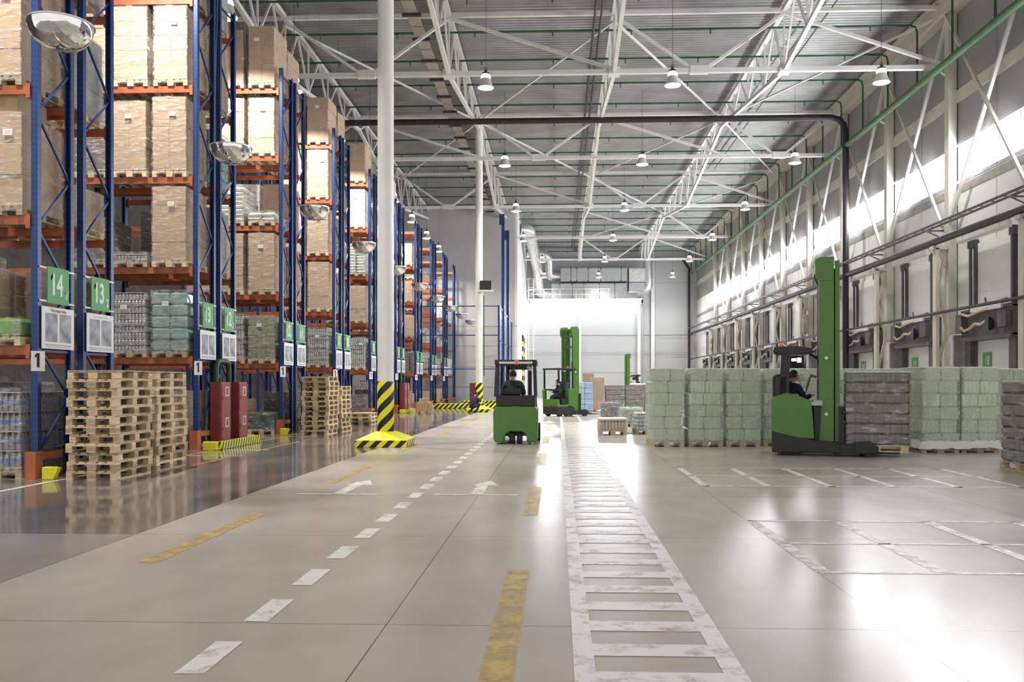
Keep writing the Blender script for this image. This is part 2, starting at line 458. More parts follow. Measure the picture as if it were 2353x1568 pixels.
# far wall, inner wall beside the rack hall, end wall of the rack hall
FZ0, FZ1, FX1 = 9.05, 10.4, 8.55
tag(MB().box(XW, YE, 0, XR, YE + .2, FZ0).build('wall_back', wall_pale), kind='structure')
tag(MB().box(XW, YE, FZ1, XR, YE + .2, ZC + .1).build('wall_back', wall_pale), kind='structure')
tag(MB().box(FX1, YE, FZ0, XR, YE + .2, FZ1).build('wall_back', wall_pale), kind='structure')
s = MB()
for z in (2.7, 4.6, 6.7, 12.3): s.box(XW, YE - .012, z - .03, XR, YE, z + .03)
for x in (10.4, 13.9): s.box(x - .03, YE - .012, 0, x + .03, YE, ZC)
tag(s.build('trim_4', unit_grey), kind='structure')
for i, (a, b) in enumerate(((XW, 2.25), (2.35, FX1))):
    fr = MB().box(a, YE - .05, FZ0 - .06, b, YE + .1, FZ0 + .06).box(a, YE - .05, FZ1 - .06, b, YE + .1, FZ1 + .06)
    for t in range(4):
        xx = a + (b - a) * t / 3; fr.box(xx - .03, YE - .04, FZ0, xx + .03, YE + .1, FZ1)
    o = tag(fr.build('window_%d' % wn, white_paint), kind='structure'); wn += 1
    MB().box(a, YE + .06, FZ0, b, YE + .09, FZ1).build('window_pane', daylight, o)
for x in (2.3, 8.65, 10.1):
    tag(MB().box(x - .17, YE - .4, 0, x + .17, YE, ZC if x > 9 else 10.4).build('wall_column', white_paint), kind='structure')
iw = tag(MB().box(XW - .2, YL, 0, XW, YE, ZC).build('wall_inner', panel_white), kind='structure')
tag(MB().box(-24, YL, 0, XW - .2, YL + .2, ZC).build('wall_left', hall_grey), kind='structure')
s = MB()
for z in (1.25, 2.9, 4.6, 6.2): s.box(-24, YL - .012, z - .02, XW, YL, z + .02)
tag(s.build('trim_5', plaster_grey), kind='structure')
tag(MB().box(-24, 8, 0, -23.8, YL, ZC).build('wall_left', dock_dark), kind='structure')
# door in the inner wall with striped jamb
dj = MB(); dj.box(XW, 80.0, 0, XW + .12, 80.35, 6.0, 0).box(XW, 83.6, 0, XW + .12, 83.95, 6.0, 0).box(XW, 80.0, 5.7, XW + .12, 83.95, 6.0, 0)
o = tag(dj.build('door_11', hazard('hazard_jamb', 0, 0, 1, .9)), kind='structure')
MB().box(XW, 80.35, 0, XW + .05, 83.6, 5.7).build('door_leaf', unit_grey, o)

# wall columns with lattice feet, cross bracing of the upper wall
for i, y in enumerate(COLY[1:-1]):
    if y > 90: continue
    m = MB()
    m.box(14.45, y - .17, 0, 14.75, y + .17, ZC).box(14.0, y - .15, 0, 14.13, y + .15, 6.55)
    m.box(13.9, y - .15, 6.5, 14.75, y + .15, 6.64)
    z = .6; k = 0
    while z < 5.4:
        m.bar((14.12 if k % 2 else 14.46, y, z), (14.46 if k % 2 else 14.12, y, z + 1.45), .1, .1); z += 1.5; k += 1
    m.prism([(14.46, 6.5), (14.1, 6.5), (14.46, 5.7)], y - .03, y + .03)
    m.box(13.95, y - .2, 0, 14.78, y + .2, .05)
    o = tag(m.build('wall_column', beige_steel), kind='structure')
    b = MB(); yp = y - 6.05
    b.bar((14.38, y, 15.3), (14.38, yp + .2, 7.4), .10, .10); b.build('diagonal_brace', beige_steel, o)
    b = MB(); b.bar((14.5, y - .1, 7.4), (14.5, yp, 15.2), .11, .11); b.build('diagonal_brace', white_steel, o)
    b = MB().bar((14.4, y, 13.0), (14.0, y, 13.3), .05).bar((14.4, y, 13.42), (13.9, y, 13.36), .05); b.build('pipe_bracket', white_steel, o)

# loading doors between the columns
def dock_door(i, y, num):
    root = bpy.data.objects.new('door_%d' % i, None); C.objects.link(root); root.location = (XR, y, 0); tag(root, kind='structure')
    lf = MB().box(-.07, -1.25, 0, -.01, 1.25, 3.06)
    for z in (.62, 1.23, 1.84, 2.45): lf.box(-.078, -1.25, z - .006, -.07, 1.25, z + .006)
    lf.build('door_leaf', panel_white, root)
    up = MB().box(-.07, -1.25, 4.12, -.01, 1.25, 6.45)
    for z in (4.7, 5.3, 5.9): up.box(-.078, -1.25, z - .01, -.07, 1.25, z + .01)
    up.build('upper_panel', white_paint, root)
    for s in (-1, 1):
        t = MB().box(-.28, s * 1.42 - .05, 0, -.2, s * 1.42 + .05, 6.55).box(-.16, s * 1.32 - .06, 0, -.02, s * 1.32 + .06, 6.4)
        t.box(-.3, s * 1.42 - .12, 6.3, -.02, s * 1.42 + .12, 6.6)
        t.build('door_track', track_grey, root)
    hd = MB().box(-.40, -1.75, 3.08, -.02, 1.75, 4.05).box(-.48, -1.75, 3.0, -.02, 1.75, 3.14)
    hd.box(-.62, 1.3, 3.3, -.4, 1.75, 3.95).box(-.6, -1.7, 3.35, -.4, -1.15, 3.9).box(-.43, -1.75, 4.0, -.02, 1.75, 4.1)
    hd.build('door_header', dock_dark, root)
    for s in (-1, 1): MB().box(-.3, s * 1.52 - .22, 0, -.02, s * 1.52 + .22, 3.05).build('jamb_and_shade', dock_dark, root)  # dark boxes: jamb posts plus the shade beside the leaf, done in colour
    MB().box(-.5, -1.2, 3.98, -.43, .9, 4.14).build('light_rail', panel_white, root)
    h = MB().path([(-.62, 1.35, 3.5), (-.62, 1.1, 3.36), (-.6, .7, 3.42), (-.58, .4, 3.56), (-.55, .1, 3.52), (-.52, -.3, 3.62)], .05, 8)
    h.path([(-.6, 1.3, 3.95), (-.58, .9, 3.86), (-.5, .2, 3.98), (-.45, -.5, 4.05)], .045, 8)
    h.build('air_hose', beige_pack, root, smooth=True)
    MB().tube((-.62, -.55, 3.5), (-.48, -.55, 3.5), .2, 14).box(-.66, -.72, 3.28, -.58, -.52, 3.72).build('pulley', black_plastic, root, smooth=True)
    MB().box(-.58, -1.75, 6.5, -.42, 1.75, 6.72).box(-.5, -1.7, 6.72, -.44, 1.7, 6.86).build('header_beam', white_paint, root)
    d = MB().rbox(-.55, 2.1, 0, -.12, 2.5, 3.3, .03)
    for z in (.7, 1.3, 1.9, 2.5, 3.1): d.box(-.565, 2.08, z, -.11, 2.52, z + .05)
    d.build('down_duct', galv, root)
    hk = MB().path([(-.25, .35, 4.45), (-.25, .3, 4.25), (-.25, .1, 4.22), (-.25, -1.1, 4.3)], .03, 6); hk.build('door_handle', track_grey, root)
    if num:
        sg = empty('dock_sign', (XR - .085, y + .55, 2.3), 'green dock sign numbered %d on a loading door' % num, 'sign', 'dock numbers')
        MB().box(-.012, -.3, -.3, 0, .3, .3).build('sign_panel', sign_green, sg)
        text(str(num), .42, 'numeral', sign_white, sg, (-.015, 0, 0), (pi / 2, 0, -pi / 2), sx=.8)
nd = 0
for i, (a, b) in enumerate(bays):
    if b < 30 or a > 92: continue
    nd += 1
    dock_door(nd, (a + b) / 2 - .05, 17 + nd if nd <= 3 else 0)

# services along the right wall
def pipe_thing(name, pts, r, mt, label, cat, n=10, extra=None):
    m = MB().path(pts, r, n)
    if extra: extra(m)
    return tag(m.build(name, mt, smooth=True), label, cat)
pipe_thing('heating_pipe', [(13.98, 15, 6.78), (13.98, 93, 6.78)], .13, black_pipe, 'thick black pipe running along the right wall above the loading doors', 'pipe', 12)
pipe_thing('compressed_air_pipe', [(13.95, 15, 4.12), (13.95, 92.6, 4.12)], .055, black_pipe, 'thin dark pipe along the right wall level with the door headers', 'pipe')
def gm(m):
    y = 18.0
    while y < 92: m.lathe([(.15, -.04), (.15, .04)], 10, (14.0, y, 13.05)); y += 12
mg = MB().path([(14.0, 15, 13.1), (14.0, 92.4, 13.1)], .14, 12)
tag(mg.build('fire_main', main_green, smooth=True), 'thick green fire main running high along the right wall', 'pipe')
ct = MB()
for x in (13.72, 14.02): ct.box(x - .015, 15, 7.3, x + .015, 92.5, 7.38)
y = 15.5
while y < 92: ct.box(13.72, y - .02, 7.31, 14.02, y + .02, 7.34); y += .75
o = tag(ct.build('cable_tray', track_grey), 'ladder cable tray on brackets along the right wall above the black pipe', 'cable tray')
for y in COLY[1:-1]:
    MB().bar((14.45, y + .25, 7.25), (13.68, y + .25, 7.25), .06).bar((14.45, y + .25, 6.95), (13.8, y + .25, 7.25), .04).build('bracket', track_grey, o)
jb = empty('electrical_box', (13.9, 49.6, 4.35), 'beige electrical box hung on the wall columns behind the reach truck mast', 'box')
MB().rbox(-.15, -.34, 0, .15, .34, 1.05, .02).build('housing', plaster_grey, jb)
MB().path([(0, .4, 1.5), (0, .4, .1), (0, .55, -.1)], .02, 6).build('conduit', track_grey, jb)
# the black downpipe that crosses under the roof and drops by the right wall
pipe_thing('drain_pipe', [(-16, 42.8, 14.45), (13.2, 42.8, 14.45), (13.62, 42.8, 14.35), (13.85, 42.8, 14.1), (13.95, 42.8, 13.7), (13.95, 42.8, .3)], .15, black_pipe, 'thick black pipe crossing below the roof and dropping down the right wall', 'pipe', 12)
pipe_thing('drain_pipe', [(XW, 92.9, 14.75), (13.2, 92.9, 14.75), (13.9, 92.9, 13.7), (13.9, 92.9, .3)], .13, black_pipe, 'black pipe along the far wall dropping in its right corner', 'pipe', 10)
for k, x in enumerate((1.38, 1.62)):
    pipe_thing('conduit', [(x, 20, 15.25), (x, 88, 15.25)], .045, dark_steel, 'dark ceiling conduit, the %s of a close pair along the hall' % ('left' if k == 0 else 'right'), 'conduit', 8)
for k, x in enumerate((9.9, 10.35)):
    pipe_thing('conduit', [(x, 24, 15.75), (x, 58, 15.75)], .03, dark_steel, 'thin %s wire run under the roof sheets near the right wall' % ('inner' if k == 0 else 'outer'), 'conduit', 6)
o = empty('cable_tray', (-5.4, 24, 15.1), 'wide flat cable tray under the roof beside the pillar line', 'cable tray')
y = 0.
while y < 45:
    MB().box(-.22, y, .1, .22, y + 2.2, .15).build('tray_section', M('tray_warm', (.40, .36, .32), .5, .3), o)
    MB().box(-.35, y + 1, 0, .35, y + 1.14, .1).build('hanger', dark_steel, o); y += 2.3

# green sprinkler lines under the roof, each dropping to the fire main
nsp = 0; y = 28.45
while y < YE - 1:
    m = MB(); xl = -20 if y < YL - .3 else XW
    m.path([(xl, y, 15.5), (13.75, y, 15.5), (13.95, y, 15.42), (14.0, y, 15.2), (14.0, y, 13.2)], .042, 8)
    x = xl + 1.2
    while x < 13.5: m.lathe([(.05, .04), (.02, .0), (.03, -.12)], 6, (x, y, 15.42)); x += 3.1
    tag(m.build('sprinkler_pipe', green_pipe, smooth=True), 'green sprinkler pipe under the roof, %s from the camera' % NTH[nsp], 'pipe', 'sprinkler lines')
    nsp += 1; y += 3.03

# roof trusses along the hall
def zb(t): return 15.05 - 1.62 * (1 - abs(2 * t - 1))    # belly of the lower chord over one span
def truss(x, y0, y1, label):
    root = empty('roof_truss', (x, y0, 13.4), label, 'truss', 'roof trusses')
    L = y1 - y0; T = 15.75 - 13.4; full = min(1., L / 25.05); Lf = 25.05
    MB().bar((0, 0, T), (0, L, T), .19, .17).build('top_chord', white_steel, root)
    mid = min(Lf / 2, L)
    bc = MB().bar((0, 0, zb(0) - 13.4), (0, mid, zb(.5) - 13.4), .15, .15)
    if L > Lf / 2: bc.bar((0, mid, zb(.5) - 13.4), (0, L, zb(L / Lf) - 13.4), .15, .15)
    bc.box(-.22, mid - .25, -.06, .22, mid + .25, .2); bc.build('bottom_chord', white_steel, root)
    n = 8; k = 0
    for k in range(n):
        a, b = k / n, (k + 1) / n
        if b * Lf > L + .1: break
        pa = (0, a * Lf, zb(a) - 13.4); pb = (0, b * Lf, zb(b) - 13.4); h = (a + b) / 2
        MB().bar(pa, (0, h * Lf, T), .075, .075).build('web_member', white_steel, root)
        MB().bar((0, h * Lf, T), pb, .075, .075).build('web_member', white_steel, root)
        if k: MB().bar(pa, (0, a * Lf, T), .06, .06).build('web_member', white_steel, root)
for x, nm in ((-10.6, 'over the rack ends'), (-4.2, 'on the yellow-footed pillars'), (2.15, 'along the middle of the hall'), (8.6, 'between the middle and the right wall')):
    for y0, y1, sp in ((20.95, 46.05, 'nearest span'), (46.05, 71.1, 'second span'), (71.1, YE, 'far span')):
        if x < -3 and y0 > 70: continue
        truss(x, y0, min(y1, YL) if x < -3 else y1, 'white lattice roof truss %s, %s' % (nm, sp))
TX = [-16.9, -10.6, -4.2, 2.15, 8.6, 14.5]
for i, y in enumerate(MODY):
    root = empty('roof_tie_frame', (0, y, 13.4), 'white cross frame of roof tubes between the trusses, %s from the camera' % NTH[i], 'roof frame', 'roof cross frames')
    xs = [x for x in TX if y < YL or x > -4]
    x0 = xs[0] if y < YL else XW
    MB().bar((x0, 0, .05), (xs[-1], 0, .05), .17, .17).build('bottom_tube', white_steel, root)
    MB().bar((x0, 0, 2.3), (xs[-1], 0, 2.3), .15, .15).build('top_tube', white_steel, root)
    for k in range(len(xs) - 1):
        a, b = xs[k], xs[k + 1]; c = (a + b) / 2
        if (i + TX.index(a)) % 2 == 1:
            m = MB().bar((a, 0, 2.2), (c - .25, 0, .12), .11, .11).bar((b, 0, 2.2), (c + .25, 0, .12), .11, .11).box(c - .35, -.12, -.07, c + .35, .12, .22)
            m.build('diagonal_brace', white_steel, root)
        else:
            MB().bar((a, 0, 2.2), (b, 0, .15), .12, .12).build('diagonal_brace', white_steel, root)
        if i < len(MODY) - 1 and (MODY[i + 1] < YL or a > -4):
            j = (i + TX.index(a)) % 2
            MB().bar((a, 0 if j else 12.6, 2.0), (b, 12.6 if j else 0, 2.0), .075, .075).build('wind_brace', white_steel, root)

# two round pillars with striped sleeves and yellow feet
for x, y, nm in ((-4.2, 21.1, 'near round white pillar with black and yellow sleeve, left of the counterbalance forklift'), (-4.2, 46.3, 'far round white pillar beside the crouching worker')):
    root = empty('pillar', (x, y, 0), nm, 'pillar')
    MB().lathe([(.195, .2), (.195, 15.6)], 32).build('shaft', white_paint, root, smooth=True)
    MB().lathe([(.2, .26), (.205, .28), (.205, 1.56), (.2, 1.575)], 48).build('striped_sleeve', hz_col, root, smooth=True)
    f = MB(); a, b = .62, .215
    f.add([(-a, -a, .17), (a, -a, .17), (a, a, .17), (-a, a, .17), (-b, -b, .36), (b, -b, .36), (b, b, .36), (-b, b, .36)],
          [(0, 1, 5, 4), (1, 2, 6, 5), (2, 3, 7, 6), (3, 0, 4, 7), (4, 5, 6, 7)])
    f.build('pillar_foot', yellow, root, bevel=.015)
    MB().box(-a, -a, 0, a, a, .17).build('striped_edge', hz_bar, root, bevel=.01)
    if y > 40:
        MB().tube((.27, -.1, 1.9), (.27, -.1, 6.2), .03, 8).build('conduit', green_pipe, root)
fb = empty('floodlight', (-3.85, 45.9, 6.45), 'black floodlight box bracketed to the far pillar', 'floodlight')
MB().box(-.26, -.2, 0, .36, .25, .5).build('housing', black_plastic, fb, bevel=.02)
MB().box(-.4, -.25, -.07, .42, .25, 0).build('bracket', white_steel, fb)

# high-bay lamps
def lamp_proto(drop, watts):
    root = empty('high_bay_lamp', (0, 0, 0), 'x', 'lamp')
    MB().tube((0, 0, .68), (0, 0, drop), .008, 6).path([(0, 0, .66), (.05, 0, .72), (0, 0, .8), (-.05, 0, .72), (0, 0, .66)], .014, 6).build('cable', dark_steel, root)
    MB().lathe([(.05, .50), (.14, .52), (.13, .57), (.06, .60), (.045, .68)], 20).build('cap', dark_steel, root, smooth=True)
    MB().lathe([(.17, .34), (.185, .40), (.165, .47), (.13, .51)], 24).build('neck', neck_glow, root, smooth=True)
    MB().lathe([(.155, .36), (.175, .345), (.19, .28), (.23, .16), (.29, .05), (.30, .02), (.285, .02), (.22, .15), (.15, .34)], 28, cap=False).build('reflector', lamp_grey, root, smooth=True)
    MB().lathe([(.02, .045), (.22, .035), (.287, .022), (.22, .0), (.02, -.012)], 28).build('lens', lens_glow, root, smooth=True)
    l = bpy.data.lights.new('high_bay_light', 'AREA'); l.shape = 'DISK'; l.size = .55; l.energy = watts; l.spread = radians(132); l.color = (1, .96, .89)
    lo = link('high_bay_light', l, root, (0, 0, -.03)); return root
lp = lamp_proto(16.07 - 12.3, LAMP_W)
first = True
for r in range(0, 6):
    for c, x in enumerate((-2.63, 4.15, 11.6)):
        if r >= 4 and c == 0: x = -1.4
        o = lp if first else copy_tree(lp)
        first = False
        o.location = (x, 31.7 + 11.4 * r, 12.3)
        o['group'] = 'hanging lamps of the hall'
        o['label'] = 'hanging bell lamp, %s, %s row from the camera' % (('next to the pillar line', 'in the middle of the hall', 'along the right wall')[c], NTH[r])
la = lamp_proto(16.07 - 11.75, AISLE_W); first = True
for k in range(-1, 9):
    o = la if first else copy_tree(la)
    first = False
    o.location = (-9.25, 11.65 + 6.18 * (k), 11.75) if k else (-9.25, 11.65, 11.75)
    o.location = (-9.25, 11.65 + 6.18 * (k + 1) - .0, 11.75)
    o['group'] = 'hanging lamps over the rack aisles'
    o['label'] = 'hanging bell lamp over the rack aisle, %s from the camera' % NTH[k + 1]

# floor markings, children of the floor
def mark(name, mt, rects, z=.003, parent=None):
    m = MB()
    for x0, y0, x1, y1 in rects: m.quad((x0, y0, z), (x1, y0, z), (x1, y1, z), (x0, y1, z))
    return m.build(name, mt, parent or floor)
mark('lane_marking', pt_white, [(-2.01, 4.48 + k, -1.85, 5.05 + k) for k in range(12)])
mark('lane_marking', pt_faint, [(-2.01, 16.48 + k, -1.85, 17.05 + k) for k in range(16)])
for y0 in (1.3, 7.25, 13.2, 19.15, 25.1, 31., 37.):
    mark('lane_marking', pt_yellow, [(-3.57, y0, -3.39, y0 + 2.8)])
for y0 in (4.3, 10.0, 16.1, 22.1, 28.1, 34.1, 40.1, 46.): mark('lane_marking', pt_yellow, [(-.41, y0, -.23, y0 + 2.8)])
wk = [(.085, 1., .2, 62.), (.868, 1., .985, 62.)]
y = 1.42
while y < 34: wk.append((.2, y, .868, y + .225)); y += .492
mark('walkway_marking', pt_white, wk)
gr = [(2.13 + .92 * k, 12.95, 2.24 + .92 * k, 15.8) for k in range(6)] + [(2.13, yy, 6.9, yy + .09) for yy in (12.95, 14.4, 15.72)]
gr += [(7.0, 12.6, 9.5, 12.7), (7.9, 11.4, 8.02, 13.6)]
mark('bay_marking', pt_faint, gr)
mark('bay_marking', pt_faint, [(2.08 + .95 * k, 7.1, 2.2 + .95 * k, 9.75) for k in range(5)] + [(2.1, yy, 6.6, yy + .07) for yy in (7.05, 8.33, 9.68)])
ar = MB()
for cx, cy in ((-3.05, 12.4), (-1.15, 12.4)):
    ar.add([(cx - .05, cy - .55, .0035), (cx + .12, cy - .55, .0035), (cx + .12, cy + .9, .0035), (cx - .05, cy + .9, .0035)], [(0, 1, 2, 3)])
    ar.add([(cx - .55, cy - .6, .0035), (cx + .6, cy - .62, .0035), (cx + .6, cy - .52, .0035), (cx - .55, cy - .5, .0035)], [(0, 1, 2, 3)])
    ar.add([(cx - .12, cy + .5, .004), (cx + .28, cy + .5, .004), (cx + .1, cy + 1.2, .004)], [(0, 1, 2)])
ar.build('arrow_marking', pt_faint, floor)
mark('rack_line', pt_yellow, [(-7.88, 13.6, -7.8, 66)], parent=f2)
mark('rack_line', pt_white, [(-12, 13.5, -7.0, 13.57), (-7.79, 18.0, -6.6, 18.06), (-7.79, 19.6, -6.6, 19.66), (-7.79, 24.7, -6.9, 24.76), (-7.9, 8.7, -7.8, 13.49)], parent=f2)
mark('stack_outline', pt_yellow, [(-7.75, 13.42, -6.75, 13.48), (-6.8, 13.42, -6.74, 17.5), (-6.8, 19.3, -6.74, 22.6)], parent=f2)
# ---------------------------------------------------------------- pallet racks
RX, RY0, RP = -8.35, 13.58, 6.18          # rack ends, first row, row pitch
LEV = [0, 2.12, 4.2, 6.28, 8.38, 10.42]   # beam tops
FD = 1.05                                 # frame depth
TOPZ = 11.05
def post_mesh():
    m = MB()
    m.box(-.055, -.05, 0, .055, -.042, TOPZ).box(-.055, -.05, 0, -.047, .05, TOPZ).box(.047, -.05, 0, .055, .05, TOPZ)
    m.box(-.055, .035, 0, -.03, .05, TOPZ).box(.03, .035, 0, .055, .05, TOPZ).box(-.08, -.07, 0, .08, .07, .012)
    return m.mesh('post', post_blue)
PM = post_mesh()
fm = MB(); z = .35; k = 0
while z < TOPZ - .8:
    a, b = (.05, FD - .05) if k % 2 == 0 else (FD - .05, .05)
    fm.bar((0, a, z), (0, b, z + .92), .035, .035); z += .92; k += 1
for z in (.35, 2.05, TOPZ - .2): fm.bar((0, .05, z), (0, FD - .05, z), .04, .04)
FM = fm.mesh('upright_frame', blue)
BL = 2.74
bmh = MB().box(-BL, -.02, -.14, 0, .03, 0).box(-.07, -.03, -.2, 0, .035, .03).box(-BL, -.03, -.2, -BL + .07, .035, .03)
BMSH = bmh.mesh('beam', orange)
gd = MB().box(-.09, -.11, 0, .09, -.1, .44).box(.08, -.11, 0, .095, .08, .44).box(-.095, -.11, 0, -.08, .08, .44)
gd.box(.09, .06, .3, .1, .62, .42).box(.09, .06, .05, .1, .62, .14)
GM = gd.mesh('post_guard', guard_orange)
def rack_run(y, label, nb, flip):
    root = empty('pallet_rack', (RX, y, 0), label, 'pallet rack', 'pallet racks')
    for i in range(nb + 1):
        x = -i * (BL + .11)
        f = link('upright_frame', FM, root, (x, 0, 0))
        p = link('post', PM, f, (0, .05, 0)); p = link('post', PM, f, (0, FD - .05, 0)); p.rotation_euler = (0, 0, pi)
    for i in range(nb):
        x = -i * (BL + .11) - .055
        for z in LEV[1:]:
            link('beam', BMSH, root, (x, .0, z)); link('beam', BMSH, root, (x, FD, z)).rotation_euler = (0, 0, 0)
    g = link('post_guard', GM, root, (0, FD if flip else 0, 0))
    if flip: g.scale = (1, -1, 1)
    return root

# ---- wrapped pallet loads; local origin on the floor of the slot, x across the face, y into the rack
PW, PD, PH = .8, 1.2, .144
def pallet_into(m, x0=-PW / 2, y0=0., z0=0., mm=0, W=PW, D=PD):
    for i in range(5):
        bw = (.145, .1, .145, .1, .145)[i]; gx = (0, .19, .3275, .51, .655)[i] * W / .8
        m.box(x0 + gx, y0, z0 + .122, x0 + gx + bw * W / .8, y0 + D, z0 + .144, mm)
    for j in range(3):
        yy = y0 + (0, D / 2 - .0725, D - .145)[j]
        m.box(x0, yy, z0 + .1, x0 + W, yy + .145, z0 + .122, mm)
        for i in range(3):
            bx = (0, W / 2 - .0725, W - .1)[i]; bw = (.1, .145, .1)[i]
            m.box(x0 + bx, yy, z0 + .022, x0 + bx + bw, yy + .145, z0 + .1, mm)
    for i in range(3):
        bx = (0, W / 2 - .0725, W - .1)[i]; bw = (.1, .145, .1)[i]
        m.box(x0 + bx, y0, z0, x0 + bx + bw, y0 + D, z0 + .022, mm)
    return m
PALM = pallet_into(MB()).mesh('pallet', wood)
def jit(a): return R.uniform(-a, a)
tape = M('box_tape', (.62, .52, .38), .3)
dim_card = M('cardboard_dark', (.35, .245, .16), .75, var=.1, scale=3)
def cartons(W, D, H, nx, ny, nz, j=.008):
    m = MB(); sx, sy, sz = W / nx, D / ny, H / nz
    for k in range(nz):
        dx, dy = jit(j * 1.5), jit(j * 1.5)
        for a in range(nx):
            for b in range(ny):
                if 0 < a < nx - 1 and 0 < b < ny - 1 and k < nz - 1: continue
                x = -W / 2 + a * sx + dx + jit(j * .4); yy = b * sy + dy + jit(j * .4)
                m.rbox(x + .002, yy + .002, PH + k * sz + .001, x + sx - .002, yy + sy - .002, PH + (k + 1) * sz - .002, .006, 0)
        if k:                                              # dark seam between tiers
            m.box(-W / 2 + .02, .02, PH + k * sz - .006, W / 2 - .02, D - .02, PH + k * sz + .006, 1)
    return m
def bottle_prof(r, h):
    return [(r * .9, 0), (r, .02), (r, h * .30), (r * .92, h * .34), (r, h * .4), (r, h * .62), (r * .45, h * .86), (r * .34, h * .9), (r * .36, h), (0.001, h)]
def bottles(W, D, tiers, th, n=8, lab=True, r=None):
    m = MB(); nx = n; ny = int(round(n * D / W)); r = r or W / nx / 2 * .97
    for t in range(tiers):
        z = PH + t * th; ox, oy = jit(.012), jit(.012)
        for a in range(nx):
            for b in range(ny):
                if 0 < a < nx - 1 and 0 < b < ny - 1 and not (t == tiers - 1 and a in (1, 2)): continue
                c = (-W / 2 + (a + .5) * W / nx + ox, (b + .5) * D / ny + oy, z)
                m.lathe(bottle_prof(r, th - .01), 8, c, 0, cap=False)
                if lab: m.lathe([(r * 1.01, (th - .01) * .36), (r * 1.02, (th - .01) * .58)], 8, c, 1, cap=False)
        m.box(-W / 2 + r, r, z + .01, W / 2 - r, D - r, z + th * .8, 2)
        m.box(-W / 2 + .01, .01, z + th - .012, W / 2 - .01, D - .01, z + th - .002, 3)
    return m
def packs(W, D, tiers, th, nx, ny, j=.012, r=.03, bulge=0):      # shrink-wrapped multipacks
    m = MB()
    for t in range(tiers):
        ox, oy = jit(j), jit(j)
        for a in range(nx):
            for b in range(ny):
                if 0 < a < nx - 1 and 0 < b < ny - 1 and t < tiers - 1: continue
                sx, sy = W / nx, D / ny
                x = -W / 2 + a * sx + ox; yy = b * sy + oy; z = PH + t * th
                m.rbox(x + .004, yy + .004, z + .002, x + sx - .004, yy + sy - .004, z + th - .004, r, 0)
    return m
def slabs(W, D, tiers, th, j=.01):            # tiers of shrink-wrapped cans with a dark gap under each
    m = MB()
    for t in range(tiers):
        ox, oy = jit(j), jit(j); z = PH + t * th
        m.rbox(-W / 2 + ox, oy, z + .03, W / 2 + ox, D + oy, z + th - .004, .014, 0)
        m.box(-W / 2 + .02, .02, z - .006, W / 2 - .02, D - .02, z + .035, 1)
    m.rbox(-W / 2, 0, PH + tiers * th - .002, W / 2, D, PH + tiers * th + .03, .012, 2 if tiers > 6 else 0)
    return m
def sacks(W, D, tiers, th):
    m = MB()
    for t in range(tiers):
        for a in range(2):
            for b in range(2):
                x0 = -W / 2 + a * W / 2; y0 = b * D / 2; z0 = PH + t * th; n = 7; vs = []; cx = jit(.015)
                for s in (-1, 1):
                    for i in range(n):
                        for k in range(n):
                            u, v = 2 * i / (n - 1) - 1, 2 * k / (n - 1) - 1
                            e = (1 - abs(u) ** 4) * (1 - abs(v) ** 4)
                            vs.append((x0 + W / 4 + u * W / 4 * (1.02 - .03 * abs(v)) + cx, y0 + D / 4 + v * D / 4 * (1.02 - .03 * abs(u)), z0 + th / 2 + s * th * .56 * e ** .5))
                fs = []
                for s in range(2):
                    for i in range(n - 1):
                        for k in range(n - 1):
                            q = s * n * n + i * n + k; fs.append((q, q + 1, q + n + 1, q + n))
                m.add(vs, fs)
    return m
def film_shell(W, D, H, z0=.06, g=.018, ny=5, seed=0):             # stretch film: a slightly crumpled sleeve
    r = random.Random(seed); m = MB(); n = 28; rows = max(4, int(H / .16)); vs = []
    for k in range(rows + 1):
        z = z0 + (H + PH - z0 + .012) * k / rows
        for i in range(n):
            t = i / n * 4; sd = int(t); f = t - sd
            a, b = W / 2 + g, D / 2 + g
            x, y = ((-a + 2 * a * f, -b), (a, -b + 2 * b * f), (a - 2 * a * f, b), (-a, b - 2 * b * f))[sd]
            kk = 1 + r.uniform(-.012, .012) - (.015 if 0 < k < rows and f > .15 and f < .85 else 0) * r.random()
            if f < .01: kk *= .985
            vs.append((x * kk, D / 2 + y * kk, z + r.uniform(-.01, .01) * (0 < k < rows)))
    fs = [(k * n + i, k * n + (i + 1) % n, (k + 1) * n + (i + 1) % n, (k + 1) * n + i) for k in range(rows) for i in range(n)]
    c = len(vs); vs.append((0, D / 2, H + PH + .018)); fs += [(rows * n + i, rows * n + (i + 1) % n, c) for i in range(n)]
    m.add(vs, fs); return m
GOODS = {}
